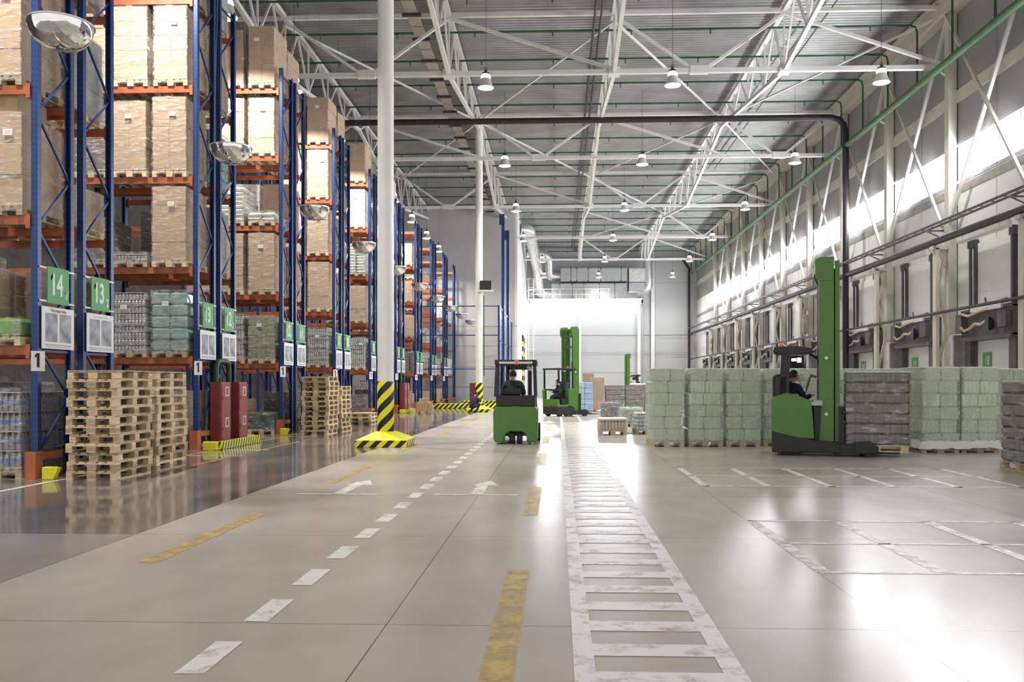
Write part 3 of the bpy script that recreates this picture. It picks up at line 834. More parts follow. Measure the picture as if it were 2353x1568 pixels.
def goods(kind, H, var=0):
    key = (kind, round(H, 1), var)
    if key in GOODS: return GOODS[key]
    W, D = .78, 1.17; wrap = film; H = round(H, 1)
    if kind == 'carton': nz = max(1, round(H / (.36 + .08 * var))); m = cartons(W, D, H, 2 if var != 1 else 1, 3, nz).mesh('cartons', [cardboard, dim_card])
    elif kind == 'white': m = cartons(W, D, H, 3, 4, max(2, round(H / .3)), .003).mesh('cartons', [white_carton, unit_grey])
    elif kind == 'silver': m = cartons(W, D, H, 2, 2, max(2, round(H / .42))).mesh('cartons', [M('pale_card', (.43, .40, .36), .6, var=.1, scale=4), dim_card]); wrap = film_pale
    elif kind == 'printed':
        mm = cartons(W, D, H, 2, 3, max(2, round(H / .33)))
        nz = max(2, round(H / .33)); sz = H / nz
        for k in range(nz):
            for a in (-1, 1):
                for q in (.08, .24): mm.box(a * (.39 - q) - .035, -.012, PH + k * sz + .06, a * (.39 - q) + .035, -.006, PH + k * sz + sz - .07, 2)
        m = mm.mesh('cartons', [M('olive_card', (.29, .25, .17), .7, var=.1, scale=4), dim_card, green_print])
    elif kind == 'bottles': m = bottles(W, D, max(1, round(H / .31)), .31).mesh('bottles', [clear_bottle, blue_label if var else grey_pack, dark_pack, white_sack])
    elif kind == 'teal': m = packs(W + .06, D, max(2, round(H / .27)), .27, 2, 3, .02, .035).mesh('bottle_packs', teal_bottle)
    elif kind == 'jars': m = bottles(W - .04, D, max(2, round(H / .15)), .15, 9, False).mesh('jars', [grey_pack, grey_pack, dark_pack, white_sack])
    elif kind == 'cans': m = bottles(W, D, max(2, round(H / .16)), .16, 9, True).mesh('cans', [galv, grey_pack, dark_pack, white_sack])
    elif kind == 'sacks': m = sacks(W + .04, D, max(1, round(H / .13)), .13).mesh('sacks', white_sack)
    elif kind == 'tray': m = bottles(W, D, max(1, round(H / .16)), .16, 10, False).mesh('jars', [clear_bottle, grey_pack, dark_pack, white_sack])
    elif kind == 'cover': m = packs(W, D, 1, H, 1, 1, 0, .06).mesh('cover', wrap_green)
    elif kind == 'dark': m = cartons(W, D, H, 2, 3, max(1, round(H / .4))).mesh('cartons', [M('dark_card', (.13, .10, .08), .7, var=.2, scale=4), dim_card])
    elif kind == 'crates': m = packs(W, D, max(1, round(H / .25)), .25, 2, 3, .01, .02).mesh('crates', M('dark_green_crate', (.03, .075, .04), .5, var=.4, scale=12))
    elif kind == 'blue': m = packs(W + .06, D, max(2, round(H / .29)), .29, 2, 3, .015, .03).mesh('bottle_packs', blue_bottle)
    elif kind == 'brown': m = slabs(W, D, max(2, round(H / .2)), .2).mesh('can_packs', [brown_pack, gap_dark])
    f = film_shell(W + (.05 if kind in ('teal', 'blue') else .01), D, H, seed=len(GOODS)).mesh('stretch_film', wrap)
    GOODS[key] = (m, f); return GOODS[key]
LABELM = MB().box(-.075, -.004, -.05, .075, 0, .05, 0).box(-.05, -.0055, -.02, .04, -.004, -.015, 1).box(-.05, -.0055, .01, .05, -.004, .018, 1).mesh('paper_label', [paper, unit_grey])
def load(x, y, z, kind, H, label, group, rz=0., var=0, note=True, wrapped=True, W=1., D=1.):
    g, f = goods(kind, H, var)
    root = empty('pallet_load', (x, y, z), label, 'pallet load', group, rz)
    if (W, D) != (1, 1): root.scale = (W, D, 1)
    link('pallet', PALM, root)
    link(g.name.split('.')[0], g, root)
    if wrapped: link('stretch_film', f, root)
    if note: link('paper_label', LABELM, root, (R.uniform(-.2, .2), -.03, PH + min(H * .78, 1.3)))
    return root
WORDS = {'carton': 'brown cartons in stretch film', 'white': 'white cartons', 'silver': 'pale cartons under silvery film', 'printed': 'olive cartons with green print',
         'bottles': 'wrapped tiers of clear bottles', 'teal': 'bulging packs of teal bottles', 'jars': 'grey tiers of jars', 'cans': 'silver tiers of cans', 'sacks': 'white sacks lying flat',
         'tray': 'one low tray of jars', 'cover': 'low load under green cover', 'dark': 'dark brown cartons', 'crates': 'dark green crates'}
# what stands where: row -> face -> level -> list of (kind, height, variant) from the aisle end inwards
c_, N = 'carton', None
PLAN = {
 (0, 'A'): [[('bottles', 1.3, 1), ('dark', 1.3, 0)], [('cover', .3, 0), (c_, 1.2, 0)], [(c_, 1.5, 2), (c_, 1.5, 0)], [(c_, 1.7, 1)], [(c_, 1.5, 0)], N],
 (0, 'B'): [[('bottles', 1.2, 1), ('dark', 1.4, 0), ('dark', 1.5, 0)], [(c_, 1.2, 0), (c_, 1.2, 1), ('dark', 1.6, 0)], [(c_, .7, 2), ('tray', .4, 0)], [('silver', 1.4, 0), ('white', 1.7, 0)], [('silver', 1.7, 0), (c_, 1.6, 0)], [(c_, 1.5, 0)]],
 (1, 'A'): [[(c_, 1.2, 0), ('dark', 1.1, 0), ('crates', .8, 0)], [('teal', 1.4, 0), ('jars', 1.3, 0), ('dark', 1.2, 0)], [(c_, 1.7, 1), ('tray', .2, 0), ('dark', 1., 0)], [(c_, 1.7, 0), (c_, 1.6, 2), ('dark', 1.5, 0)], [(c_, 1.7, 0), (c_, 1.7, 0), (c_, 1.6, 0)], [(c_, 1.5, 0), (c_, 1.5, 1), N]],
 (1, 'B'): [[('dark', 1.2, 0), (c_, 1., 0)], [(c_, 1.3, 0), ('jars', 1.2, 0)], [('silver', 1.5, 0), ('dark', 1.4, 0)], [('teal', 1.4, 0), (c_, 1.3, 0)], [(c_, 1.6, 0), (c_, 1.5, 0)], [('silver', 1.4, 0)]],
 (2, 'A'): [[('crates', .5, 0), (c_, .9, 0), ('dark', 1., 0)], [('printed', 1.3, 0), ('jars', 1.3, 0), ('dark', 1.2, 0)], [(c_, 1.7, 0), (c_, 1.7, 1), (c_, 1.5, 0)], [('sacks', .3, 0), ('sacks', 1.1, 0), (c_, 1.2, 0)], [(c_, 1.6, 1), (c_, 1.6, 0), ('dark', 1.5, 0)], [(c_, 1.7, 2), (c_, 1.6, 2), N]],
 (2, 'B'): [[('dark', 1.1, 0)], [('silver', 1.3, 0), (c_, 1.2, 0)], [(c_, 1.5, 0), (c_, 1.5, 1)], [(c_, 1.4, 1), ('white', 1.4, 0)], [(c_, 1.6, 0)], [(c_, 1.5, 0)]],
 (3, 'A'): [[('dark', 1.1, 0), ('dark', 1.1, 0)], [('jars', 1.3, 0), ('cans', 1.2, 0)], [(c_, 1.7, 1), (c_, 1.6, 0)], [(c_, 1.6, 0), ('silver', 1.6, 0)], [(c_, 1.7, 0), (c_, 1.7, 2)], [(c_, 1.6, 1), (c_, 1.4, 0)]],
 (4, 'A'): [[('dark', .9, 0), (c_, 1., 0)], [('cans', 1.3, 0), ('jars', 1.3, 0)], [(c_, 1.5, 2), (c_, 1.5, 0)], [('sacks', 1.3, 0), ('white', 1.4, 0)], [('white', 1.6, 0), (c_, 1.6, 0)], [(c_, 1.6, 0), N]],
}
RK = random.Random(5)
def plan(k, s):
    if (k, s) in PLAN: return PLAN[(k, s)]
    ks = [c_, c_, c_, 'silver', 'white', 'cans', 'dark', 'jars', 'sacks']
    n = 2 if s == 'A' else 1
    return [[(RK.choice(ks if l else ['dark', c_, 'bottles']), round(RK.uniform(1., 1.6) * (1 if k < 6 else .75), 1), RK.choice((0, 1, 2))) if RK.random() > (.1 + .25 * (k > 5)) and not (l == 5 and k > 5) else N for _ in range(n)] for l in range(6)]
NUMW = ['fourteen', 'thirteen', 'twelve', 'eleven', 'ten', 'nine', 'eight', 'seven', 'six', 'five', 'four']
LVN = ['on the floor below', 'on the first beam of', 'on the second beam of', 'on the third beam of', 'on the fourth beam of', 'on the top beam of']
SLN = ['aisle end', 'second from the end', 'third from the end']
for k in range(10):
    for s in 'AB':
        if k == 9 and s == 'B': continue
        y = RY0 + RP * k + (0 if s == 'A' else FD + .28)
        num = '%d-%d' % ((14 - k, 1) if s == 'A' else (13 - k, 2))
        if k < 9: rl = 'blue and orange pallet rack behind the green %s sign' % num
        else: rl = 'last blue and orange pallet rack, just before the grey end wall'
        rack_run(y, rl, 2 if 0 < k < 5 and s == 'A' else 1, s == 'B')
        for l, row in enumerate(plan(k, s)):
            for i, it in enumerate(row or []):
                if not it: continue
                kd, H, var = it
                H = min(H, 1.75)
                x = RX - .1 - .06 - .4 - i * .935 - R.uniform(0, .03)
                yy = y + FD / 2 - PD / 2 + R.uniform(-.03, .03)
                if s == 'B': yy = y + FD / 2 + PD / 2; rz = pi
                else: rz = 0
                lb = '%s %s %s, %s' % (WORDS[kd], LVN[l], 'rack ' + num if k < 9 else 'the last rack', SLN[i])
                load(x, yy, LEV[l] + .004 if l else 0., kd, H, lb, 'pallet loads in the racks', rz + R.uniform(-.02, .02), var, note=(s == 'A' and R.random() < .6))
# box riding on top of the load in the nearest rack
bx = empty('carton', (RX - .62, RY0 - .02 + .1, LEV[2] + PH + 1.5 + .02), 'open brown carton on top of the film-wrapped load in the nearest rack', 'carton')
MB().rbox(-.36, 0, 0, .3, .8, .34, .01).build('box_body', cardboard, bx)
MB().box(-.2, -.003, .12, .1, 0, .24).build('printed_mark', dim_card, bx)

# ---- signs on the rack ends
def end_sign(k, s, y):
    num, sub = (14 - k, 1) if s == 'A' else (13 - k, 2)
    if num < 1: return
    sg = empty('aisle_sign', (RX + .075, y + FD / 2, 3.13), 'green rack-end sign reading %d with a small %d' % (num, sub), 'sign', 'green aisle signs')
    MB().box(0, -.31, -.3, .012, .31, .3).build('sign_panel', sign_green, sg)
    text(str(num), .50, 'numeral', sign_white, sg, (.014, -.05, .0), FACE_X, bold=.012, sx=.72)
    text(str(sub), .20, 'small_numeral', sign_white, sg, (.014, .235, -.14), FACE_X, bold=.004, sx=.8)
    for z in (-.27, .27): MB().box(-.012, -.5, z - .014, 0, .5, z + .014).build('rail', white_steel, sg)
    nb = empty('notice_board', (RX + .075, y + FD / 2, 2.43), 'white notice board with two photos below the %d-%d sign' % (num, sub), 'notice board', 'rack-end notice boards')
    MB().box(0, -.46, -.34, .012, .46, .34).build('board', sign_white, nb)
    for q in (-1, 1):
        MB().box(.012, q * .2 - .17, -.23, .0135, q * .2 + .17, .24).build('photo_print', photo_grey, nb)
    t = MB().box(.012, -.38, -.29, .0132, .38, -.265).box(.012, -.36, -.315, .0132, .36, -.30)
    t.build('caption_line', unit_grey, nb)
    if k == 0 and s == 'A': text('Последствия', .07, 'caption', ink, nb, (.0135, 0, .285), FACE_X)
    elif k == 0: MB().box(.012, -.25, .275, .0132, .25, .295).build('caption_line', unit_grey, nb)
for k in range(9):
    for s in 'AB':
        y = RY0 + RP * k + (0 if s == 'A' else FD + .28)
        end_sign(k, s, y)
    y = RY0 + RP * k
    cd = empty('row_number_card', (RX + .07, y - .02, 1.88), 'white card numbered 1 on the rack post below the %d-1 sign' % (14 - k), 'sign', 'number cards on the posts', rz=-.5)
    MB().box(0, -.11, -.16, .008, .11, .16).build('card', sign_white, cd)
    text('1', .30, 'numeral', ink, cd, (.0095, .0, 0), FACE_X, bold=.012, sx=.8)

# ---- convex mirror domes hung at the aisle mouths
first = True
for k in range(10):
    y = RY0 - 1.95 + RP * k
    if first:
        md = empty('mirror_dome', (0, 0, 0), 'x', 'mirror')
        MB().lathe([(.42, 0), (.415, -.05), (.385, -.14), (.33, -.22), (.24, -.295), (.13, -.34), (.02, -.355)], 40, cap=False).build('dome', mirror_m, md, smooth=True)
        MB().lathe([(.41, -.012), (.43, -.012), (.43, .012), (.41, .012)], 40, cap=False).build('rim', galv, md, smooth=True)
        t = MB()
        for a in (.3, 2.9): t.tube((.41 * cos(a), .41 * sin(a), 0), (-.1, .0, 9.66), .003, 4)
        t.build('hanger_wire', wire_grey, md)
        o = md; first = False
    else: o = copy_tree(md)
    o.location = (-6.78, y, 6.42)
    o['group'] = 'mirror domes at the aisle mouths'
    o['label'] = 'hanging mirrored half-dome at the rack aisle, %s from the camera' % NTH[k]

# ---- stacks of empty pallets
def pallet_proto():
    root = empty('wooden_pallet', (0, 0, 0), 'x', 'pallet')
    d = MB()
    for i in range(5):
        bw = (.145, .1, .145, .1, .145)[i]; gx = (0, .19, .3275, .51, .655)[i]
        d.box(gx - .4, 0, .122, gx - .4 + bw, PD, .144)
    for j in range(3):
        yy = (0, PD / 2 - .0725, PD - .145)[j]; d.box(-.4, yy, .1, .4, yy + .145, .122)
    d.build('top_deck', wood, root)
    d = MB()
    for i in range(3):
        bx = (0, .3275, .7)[i]; d.box(bx - .4, 0, 0, bx - .4 + (.1, .145, .1)[i], PD, .022)
    d.build('skid_boards', wood, root)
    for j in range(3):
        for i in range(3):
            bx = (0, .3275, .7)[i]; yy = (0, PD / 2 - .0725, PD - .145)[j]
            MB().box(bx - .4, yy, .022, bx - .4 + (.1, .145, .1)[i], yy + .145, .1).build('block', wood, root)
    return root
pp = pallet_proto(); used = False
def stack(x, y, n, where, base=0., rz=0.):
    global used
    for i in range(n):
        o = copy_tree(pp) if used else pp
        used = True
        o.location = (x + jit(.022), y + jit(.03), base + i * .1445); o.rotation_euler = (0, 0, rz + jit(.02))
        o['group'] = 'empty wooden pallets'
        o['label'] = 'empty wooden pallet, %s %s' % ('topmost' if i == n - 1 else ('lowest' if i == 0 else ORD[i] + ' from the bottom'), where)
stack(-7.31, 13.4, 12, 'of the stack nearest the camera')
stack(-7.30, 14.75, 12, 'of the stack just behind the nearest one')
stack(-7.2, 25.55, 12, 'of the tall stack before the near pillar')
stack(-7.15, 26.95, 10, 'of the lower stack behind the tall one')
stack(-7.25, 31.7, 3, 'of the short stack left of the near pillar')
# ---- guards, fire cabinets, hydrants, barriers on the floor by the racks
def tub(y, nm):
    t = empty('post_bumper', (-8.06, y, 0), nm, 'bumper', 'yellow end bumpers')
    MB().rbox(-.09, -.06, 0, .1, .1, .2, .012).build('bumper_body', yellow, t)
    MB().prism([(.1, .03), (.17, .19), (.1, .19)], -.05, .06).build('flared_lip', yellow, t)
tub(13.5, 'small yellow bumper by the foot of the nearest rack post')
tub(25.3, 'small yellow bumper between the orange post guard and the tall pallet stack')
def barrier(y0, y1, nm, x=-7.72, mt=None):
    b = empty('floor_barrier', (x, y0, 0), nm, 'barrier', 'striped barriers at the rack ends')
    MB().rbox(-.1, .14, 0, .06, y1 - y0, .19, .012).build('striped_rail', mt or hz_fine, b)
    MB().rbox(-.34, 0, 0, -.02, .14, .2, .015).build('yellow_end', yellow, b)
    MB().rbox(-.34, y1 - y0 - .12, 0, -.1, y1 - y0, .2, .015).build('yellow_end', yellow, b)
barrier(19.45, 22.2, 'low yellow barrier with black stripes around the two near red cabinets')
barrier(44.0, 46.6, 'low yellow barrier around the far red cabinets')
barrier(50.2, 52.6, 'low yellow barrier at the rack end before the striped wall kerb')
barrier(56.4, 58.8, 'low yellow barrier at the rack end behind the striped kerb')
def cabinet(x, y, D, nm, wdt=.27):
    c = empty('fire_cabinet', (x, y, 0), nm, 'cabinet', 'red fire cabinets')
    MB().box(-wdt, 0, .06, 0, D, 1.56).build('cabinet_body', red_paint, c, bevel=.008)
    for z0, z1 in ((.1, .78), (.82, 1.52)):
        d = MB().box(0, .02, z0, .012, D - .02, z1).build('door', red_paint, c, bevel=.004)
        MB().box(.012, .05, (z0 + z1) / 2 - .04, .022, .07, (z0 + z1) / 2 + .05).build('handle', dark_steel, d)
        MB().box(.012, D * .42, z1 - .3, .014, D * .78, z1 - .08).build('fire_sign', sign_white, d)
        MB().box(.014, D * .47, z1 - .28, .0145, D * .73, z1 - .1).build('fire_symbol', red_paint, d)
    MB().box(-wdt + .02, .02, 0, -.02, D - .02, .06).build('plinth', dark_steel, c)
cabinet(-7.98, 20.35, .58, 'nearest red fire cabinet behind the striped barrier')
cabinet(-7.98, 21.5, .58, 'second red fire cabinet behind the striped barrier', .26)
cabinet(-7.95, 44.9, .6, 'red fire cabinet beside the far rack end')
cabinet(-7.95, 45.75, .6, 'farther red fire cabinet of the pair at the far rack end')
def hydrant(x, y, nm):
    h = empty('hydrant_pipe', (x, y, 0), nm, 'pipe', 'green hydrant pipes')
    MB().path([(0, .1, .5), (0, .1, 1.9), (0, .16, 2.02), (0, .28, 2.07), (0, .75, 2.07), (0, .86, 2.02), (0, .9, 1.9), (0, .9, .3)], .062, 10).build('bent_pipe', green_pipe, h, smooth=True)
    MB().path([(-.1, .35, .5), (-.1, .35, 1.72), (-.1, .35, 2.05)], .06, 10).lathe([(.09, 1.66), (.09, 1.76)], 10, (-.1, .35, 0)).build('riser', green_pipe, h, smooth=True)
hydrant(-8.2, 20.5, 'green bent hydrant pipe rising behind the near red cabinets')
hydrant(-8.2, 45.1, 'green bent hydrant pipe behind the far red cabinets')
# ---------------------------------------------------------------- people
def skinned(verts, edges, radii, mt, root_i=0, lv=1):
    me = bpy.data.meshes.new('skin_tmp'); me.from_pydata([tuple(v) for v in verts], edges, [])
    o = bpy.data.objects.new('skin_tmp', me); C.objects.link(o)
    sk = o.modifiers.new('Skin', 'SKIN'); sk.use_smooth_shade = True
    for i, r in enumerate(radii):
        d = me.skin_vertices[0].data[i]; rr = r if isinstance(r, tuple) else (r, r)
        d.radius = rr; d.use_root = (i == root_i)
    ss = o.modifiers.new('Sub', 'SUBSURF'); ss.levels = lv; ss.render_levels = lv
    bpy.context.view_layer.update()
    ev = o.evaluated_get(bpy.context.evaluated_depsgraph_get())
    out = bpy.data.meshes.new_from_object(ev)
    bpy.data.objects.remove(o); bpy.data.meshes.remove(me)
    out.materials.clear(); out.materials.append(mt)
    return out
def head_geom(c, f, tilt=0.):
    """face, ears, nose on an ellipsoid; c is the middle of the head, f the way it looks"""
    f = Vector((f[0], f[1], 0)).normalized(); r = Vector((f.y, -f.x, 0)); u = Vector((0, 0, 1))
    f = (f * cos(tilt) - u * sin(tilt)).normalized(); u = r.cross(f).normalized()
    vs, fs = [], []; NU, NV = 24, 16
    for i in range(NV + 1):
        th = pi * i / NV
        for j in range(NU):
            ph = 2 * pi * j / NU
            a, b, d = sin(th) * cos(ph), sin(th) * sin(ph), cos(th)
            x, y, z = a * .096, b * .076, d * .118
            if d < -.1: x += .012 * max(0, a) ; y *= 1 - .28 * (-d - .1); x -= .02 * max(0, -a) * (-d)
            front = max(0, a) ** 6
            nz = math.exp(-((d + .12) / .16) ** 2) * math.exp(-(b / .16) ** 2)
            if a > 0: x += .026 * nz
            if a > 0: x -= .010 * math.exp(-((d - .08) / .1) ** 2) * math.exp(-((abs(b) - .38) / .2) ** 2)
            if a > 0: x += .006 * math.exp(-((d + .48) / .07) ** 2) * math.exp(-(b / .3) ** 2)
            ear = math.exp(-((a + .1) / .16) ** 2) * math.exp(-((d + .05) / .24) ** 2) * (abs(b) > .8)
            y += (1 if b > 0 else -1) * .016 * ear
            vs.append(Vector(c) + f * x - r * y + u * z)
    for i in range(NV):
        for j in range(NU):
            fs.append((i * NU + j, i * NU + (j + 1) % NU, (i + 1) * NU + (j + 1) % NU, (i + 1) * NU + j))
    return vs, fs, (f, r, u)
def person(loc, rz, J, label, top, bottom, cap=None, stripe=None, hair=True, name='person', bulk=.024):
    root = empty(name, loc, label, 'person', rz=rz)
    V = {k: Vector(v) for k, v in J.items() if k not in ('look', 'tilt')}
    P, E, Q = [], [], []; idx = {}
    def add(k, p, r, par=None):
        idx[k] = len(P); P.append(Vector(p)); Q.append(r)
        if par is not None: E.append((idx[par], idx[k]))
    add('pelvis', V['pelvis'], (.125, .10)); add('waist', V['pelvis'].lerp(V['chest'], .45), (.125, .095), 'pelvis')
    add('chest', V['chest'], (.15, .11), 'waist'); add('neck', V['neck'], .055, 'chest'); add('nape', V['neck'].lerp(V['head'], .6), .055, 'neck')
    for s in 'LR':
        add('sh' + s, V['sh' + s], .062, 'chest'); add('el' + s, V['el' + s], .043, 'sh' + s); add('wr' + s, V['wr' + s], .03, 'el' + s)
        d = (V['wr' + s] - V['el' + s]).normalized(); side = d.cross(Vector((0, 0, 1)))
        side = side.normalized() if side.length > .1 else Vector((1, 0, 0)); nrm = side.cross(d)
        sg = -1 if s == 'L' else 1
        add('pm' + s, V['wr' + s] + d * .05, (.036, .018), 'wr' + s)
        for q in range(4):
            o = side * (.030 - .02 * q) * sg; ln = (.062, .07, .066, .052)[q]
            add('k%d' % q + s, V['wr' + s] + d * .09 + o, .011, 'pm' + s)
            add('m%d' % q + s, V['wr' + s] + d * (.09 + ln * .55) + o * 1.05 - nrm * .014, .0095, 'k%d' % q + s)
            add('t%d' % q + s, V['wr' + s] + d * (.09 + ln * .75) + o * 1.05 - nrm * .042, .008, 'm%d' % q + s)
        add('b0' + s, V['wr' + s] + d * .035 + side * .042 * sg, .012, 'pm' + s); add('b1' + s, V['wr' + s] + d * .075 + side * .055 * sg - nrm * .02, .0095, 'b0' + s)
    for s in 'LR':
        add('hp' + s, V['hp' + s], .092, 'pelvis'); add('kn' + s, V['kn' + s], .06, 'hp' + s); add('an' + s, V['an' + s], .042, 'kn' + s); add('to' + s, V['to' + s], .035, 'an' + s)
    body = skinned(P, E, Q, skin); plain = body.copy()
    hv, hf, (f, r, u) = head_geom(V['head'], J['look'], J.get('tilt', 0.))
    bm = bmesh.new(); bm.from_mesh(body)
    for v in bm.verts:                      # under the clothes the body sits a little inside its own outline
        best = None
        for i, j in E:
            p, q = P[i], P[j]; d = q - p; t = max(0, min(1, (v.co - p).dot(d) / d.length_squared)); c = p + d * t; dd = (v.co - c).length
            if best is None or dd < best[0]: best = (dd, c, j, t)
        k = list(idx)[best[2]]
        if k in ('waist', 'chest', 'neck', 'pelvis') or k[:2] in ('sh', 'el', 'hp', 'kn', 'an') or (k[:2] == 'wr' and best[3] < .8): v.co = v.co.lerp(best[1], .10)
    n = [bm.verts.new(v) for v in hv]
    for q in hf:
        try: fc = bm.faces.new([n[i] for i in q]); fc.smooth = True
        except Exception: pass
    bmesh.ops.remove_doubles(bm, verts=n, dist=.0005); bmesh.ops.recalc_face_normals(bm, faces=bm.faces)
    bm.to_mesh(body); bm.free()
    b = link('body', body, root)
    for s in (-1, 1):
        MB().lathe([(.002, -.011), (.009, -.007), (.012, 0), (.009, .007), (.002, .011)], 8, V['head'] + f * .084 + r * (s * .031) + u * .012).build('eye', ink, b, smooth=True)
    keys = list(idx)
    hk = ('pm', 'k0', 'k1', 'k2', 'k3', 'm0', 'm1', 'm2', 'm3', 't0', 't1', 't2', 't3', 'b0', 'b1')
    def clothes(nm, segs, grow, mt, cut=None):
        """a garment is the body's own surface let out a little and cut at its hems"""
        me = plain.copy(); me.name = nm; me.materials.clear(); me.materials.append(mt)
        bm = bmesh.new(); bm.from_mesh(me); kill = []; bm.normal_update()
        off = [v.normal * grow for v in bm.verts]
        for v, o in zip(bm.verts, off): v.co += o
        SG = [(P[i], P[j], keys[j]) for i, j in E]
        for v in bm.verts:
            best = None
            for p, q, k in SG:
                d = q - p; t = max(0, min(1, (v.co - p).dot(d) / d.length_squared)); dd = (v.co - (p + d * t)).length
                if dd > .065 and k[:-1] in hk: continue
                if best is None or dd < best[0]: best = (dd, k, t)
            ok = best[1] in segs and not (cut and best[1] in cut and best[2] > cut[best[1]])
            if not ok: kill.append(v)
        bmesh.ops.delete(bm, geom=kill, context='VERTS'); bm.to_mesh(me); bm.free()
        me.polygons.foreach_set('use_smooth', [True] * len(me.polygons))
        return link(nm, me, root)
    clothes('jacket', ['waist', 'chest', 'neck', 'shL', 'elL', 'wrL', 'shR', 'elR', 'wrR', 'nape', 'hpL', 'hpR', 'knL', 'knR'], bulk, top, {'nape': .12, 'wrL': .97, 'wrR': .97, 'knL': .06, 'knR': .06})
    clothes('trousers', ['waist', 'chest', 'hpL', 'knL', 'anL', 'hpR', 'knR', 'anR'], .018, bottom, {'chest': .35})
    for s in 'LR':
        a, t = V['an' + s], V['to' + s]
        link('boot', skinned([a + Vector((0, 0, .06)), a, a.lerp(t, .5), t], [(0, 1), (1, 2), (2, 3)], [.055, .062, .052, (.05, .04)], black_plastic), root)
    m = MB(); vs = []
    for i in range(9):
        th = pi * .62 * i / 8
        for j in range(20):
            ph = 2 * pi * j / 20; a, bb, d = sin(th) * cos(ph), sin(th) * sin(ph), cos(th)
            lim = 1 if (a < .35 or th < pi * .34) else .0
            k = 1.1 if lim else .96
            vs.append(V['head'] + f * (a * .096 * k - .004) - r * (bb * .076 * k * 1.03) + u * (d * .118 * k + .004))
    m.add(vs, [(i * 20 + j, i * 20 + (j + 1) % 20, (i + 1) * 20 + (j + 1) % 20, (i + 1) * 20 + j) for i in range(8) for j in range(20)])
    hr = m.build('cap' if cap else 'hair', cap or hair_m, root, smooth=True)
    if cap: MB().prism([(-.07, 0), (.07, 0), (.05, .075), (-.05, .075)], -.006, .006, 'z').build('visor', cap, hr, loc=V['head'] + f * .085 + u * .05, rot=(0, 0, math.atan2(f.y, f.x) - pi / 2))
    if stripe:
        st = MB()
        for a, c in ((V['chest'], V['pelvis']),):
            p = a.lerp(c, .32); ax = (a - c).normalized()
            for t in (-1, 1): pass
            rr = .172 + bulk; n = 24; q = []
            s2 = ax.cross(V['shR'] - V['shL']).normalized(); s1 = s2.cross(ax)
            for h in (-.025, .025):
                q += [p + s1 * cos(2 * pi * j / n) * rr + s2 * sin(2 * pi * j / n) * (.128 + bulk) + ax * h for j in range(n)]
            st.add(q, [(j, (j + 1) % n, n + (j + 1) % n, n + j) for j in range(n)])
        st.build('reflective_band', reflect, root, smooth=True)
    bpy.data.meshes.remove(plain)
    return root
def seated(h, lean=0., reach=(.36, .27), spread=.17, look=(0, 1), tilt=0., foot=.46):
    J = {'pelvis': (0, 0, h + .08), 'chest': (0, -.02 + lean, h + .42), 'neck': (0, -.01 + lean * 1.3, h + .58), 'head': (0, .03 + lean * 1.5, h + .73), 'look': look, 'tilt': tilt}
    for s, k in (('L', -1), ('R', 1)):
        J['sh' + s] = (k * .19, -.01 + lean * 1.1, h + .5); J['el' + s] = (k * .26, .1 + lean, h + .24)
        J['wr' + s] = (k * spread, reach[0], h + reach[1])
        J['hp' + s] = (k * .09, .02, h + .06); J['kn' + s] = (k * .13, .43, h + .08); J['an' + s] = (k * .12, foot, h - .34); J['to' + s] = (k * .13, foot + .17, h - .4)
    return J
# crouching worker by the far pillar, seen from behind, hands out to its foot
J = {'pelvis': (0, 0, .33), 'chest': (.02, .16, .70), 'neck': (.02, .22, .86), 'head': (.03, .29, 1.0), 'look': (.3, 1), 'tilt': .25,
     'shL': (-.17, .17, .77), 'elL': (-.16, .38, .60), 'wrL': (.02, .58, .66), 'shR': (.20, .20, .77), 'elR': (.26, .40, .60), 'wrR': (.14, .60, .70),
     'hpL': (-.09, .02, .32), 'knL': (-.15, .42, .46), 'anL': (-.13, .10, .10), 'toL': (-.14, .27, .05), 'hpR': (.1, .02, .32), 'knR': (.2, .42, .48), 'anR': (.18, .12, .10), 'toR': (.2, .29, .05)}
person((-4.42, 44.72, 0), radians(-28), J, 'person crouching with back to us at the foot of the far pillar, dark plum jacket', plum, navy)

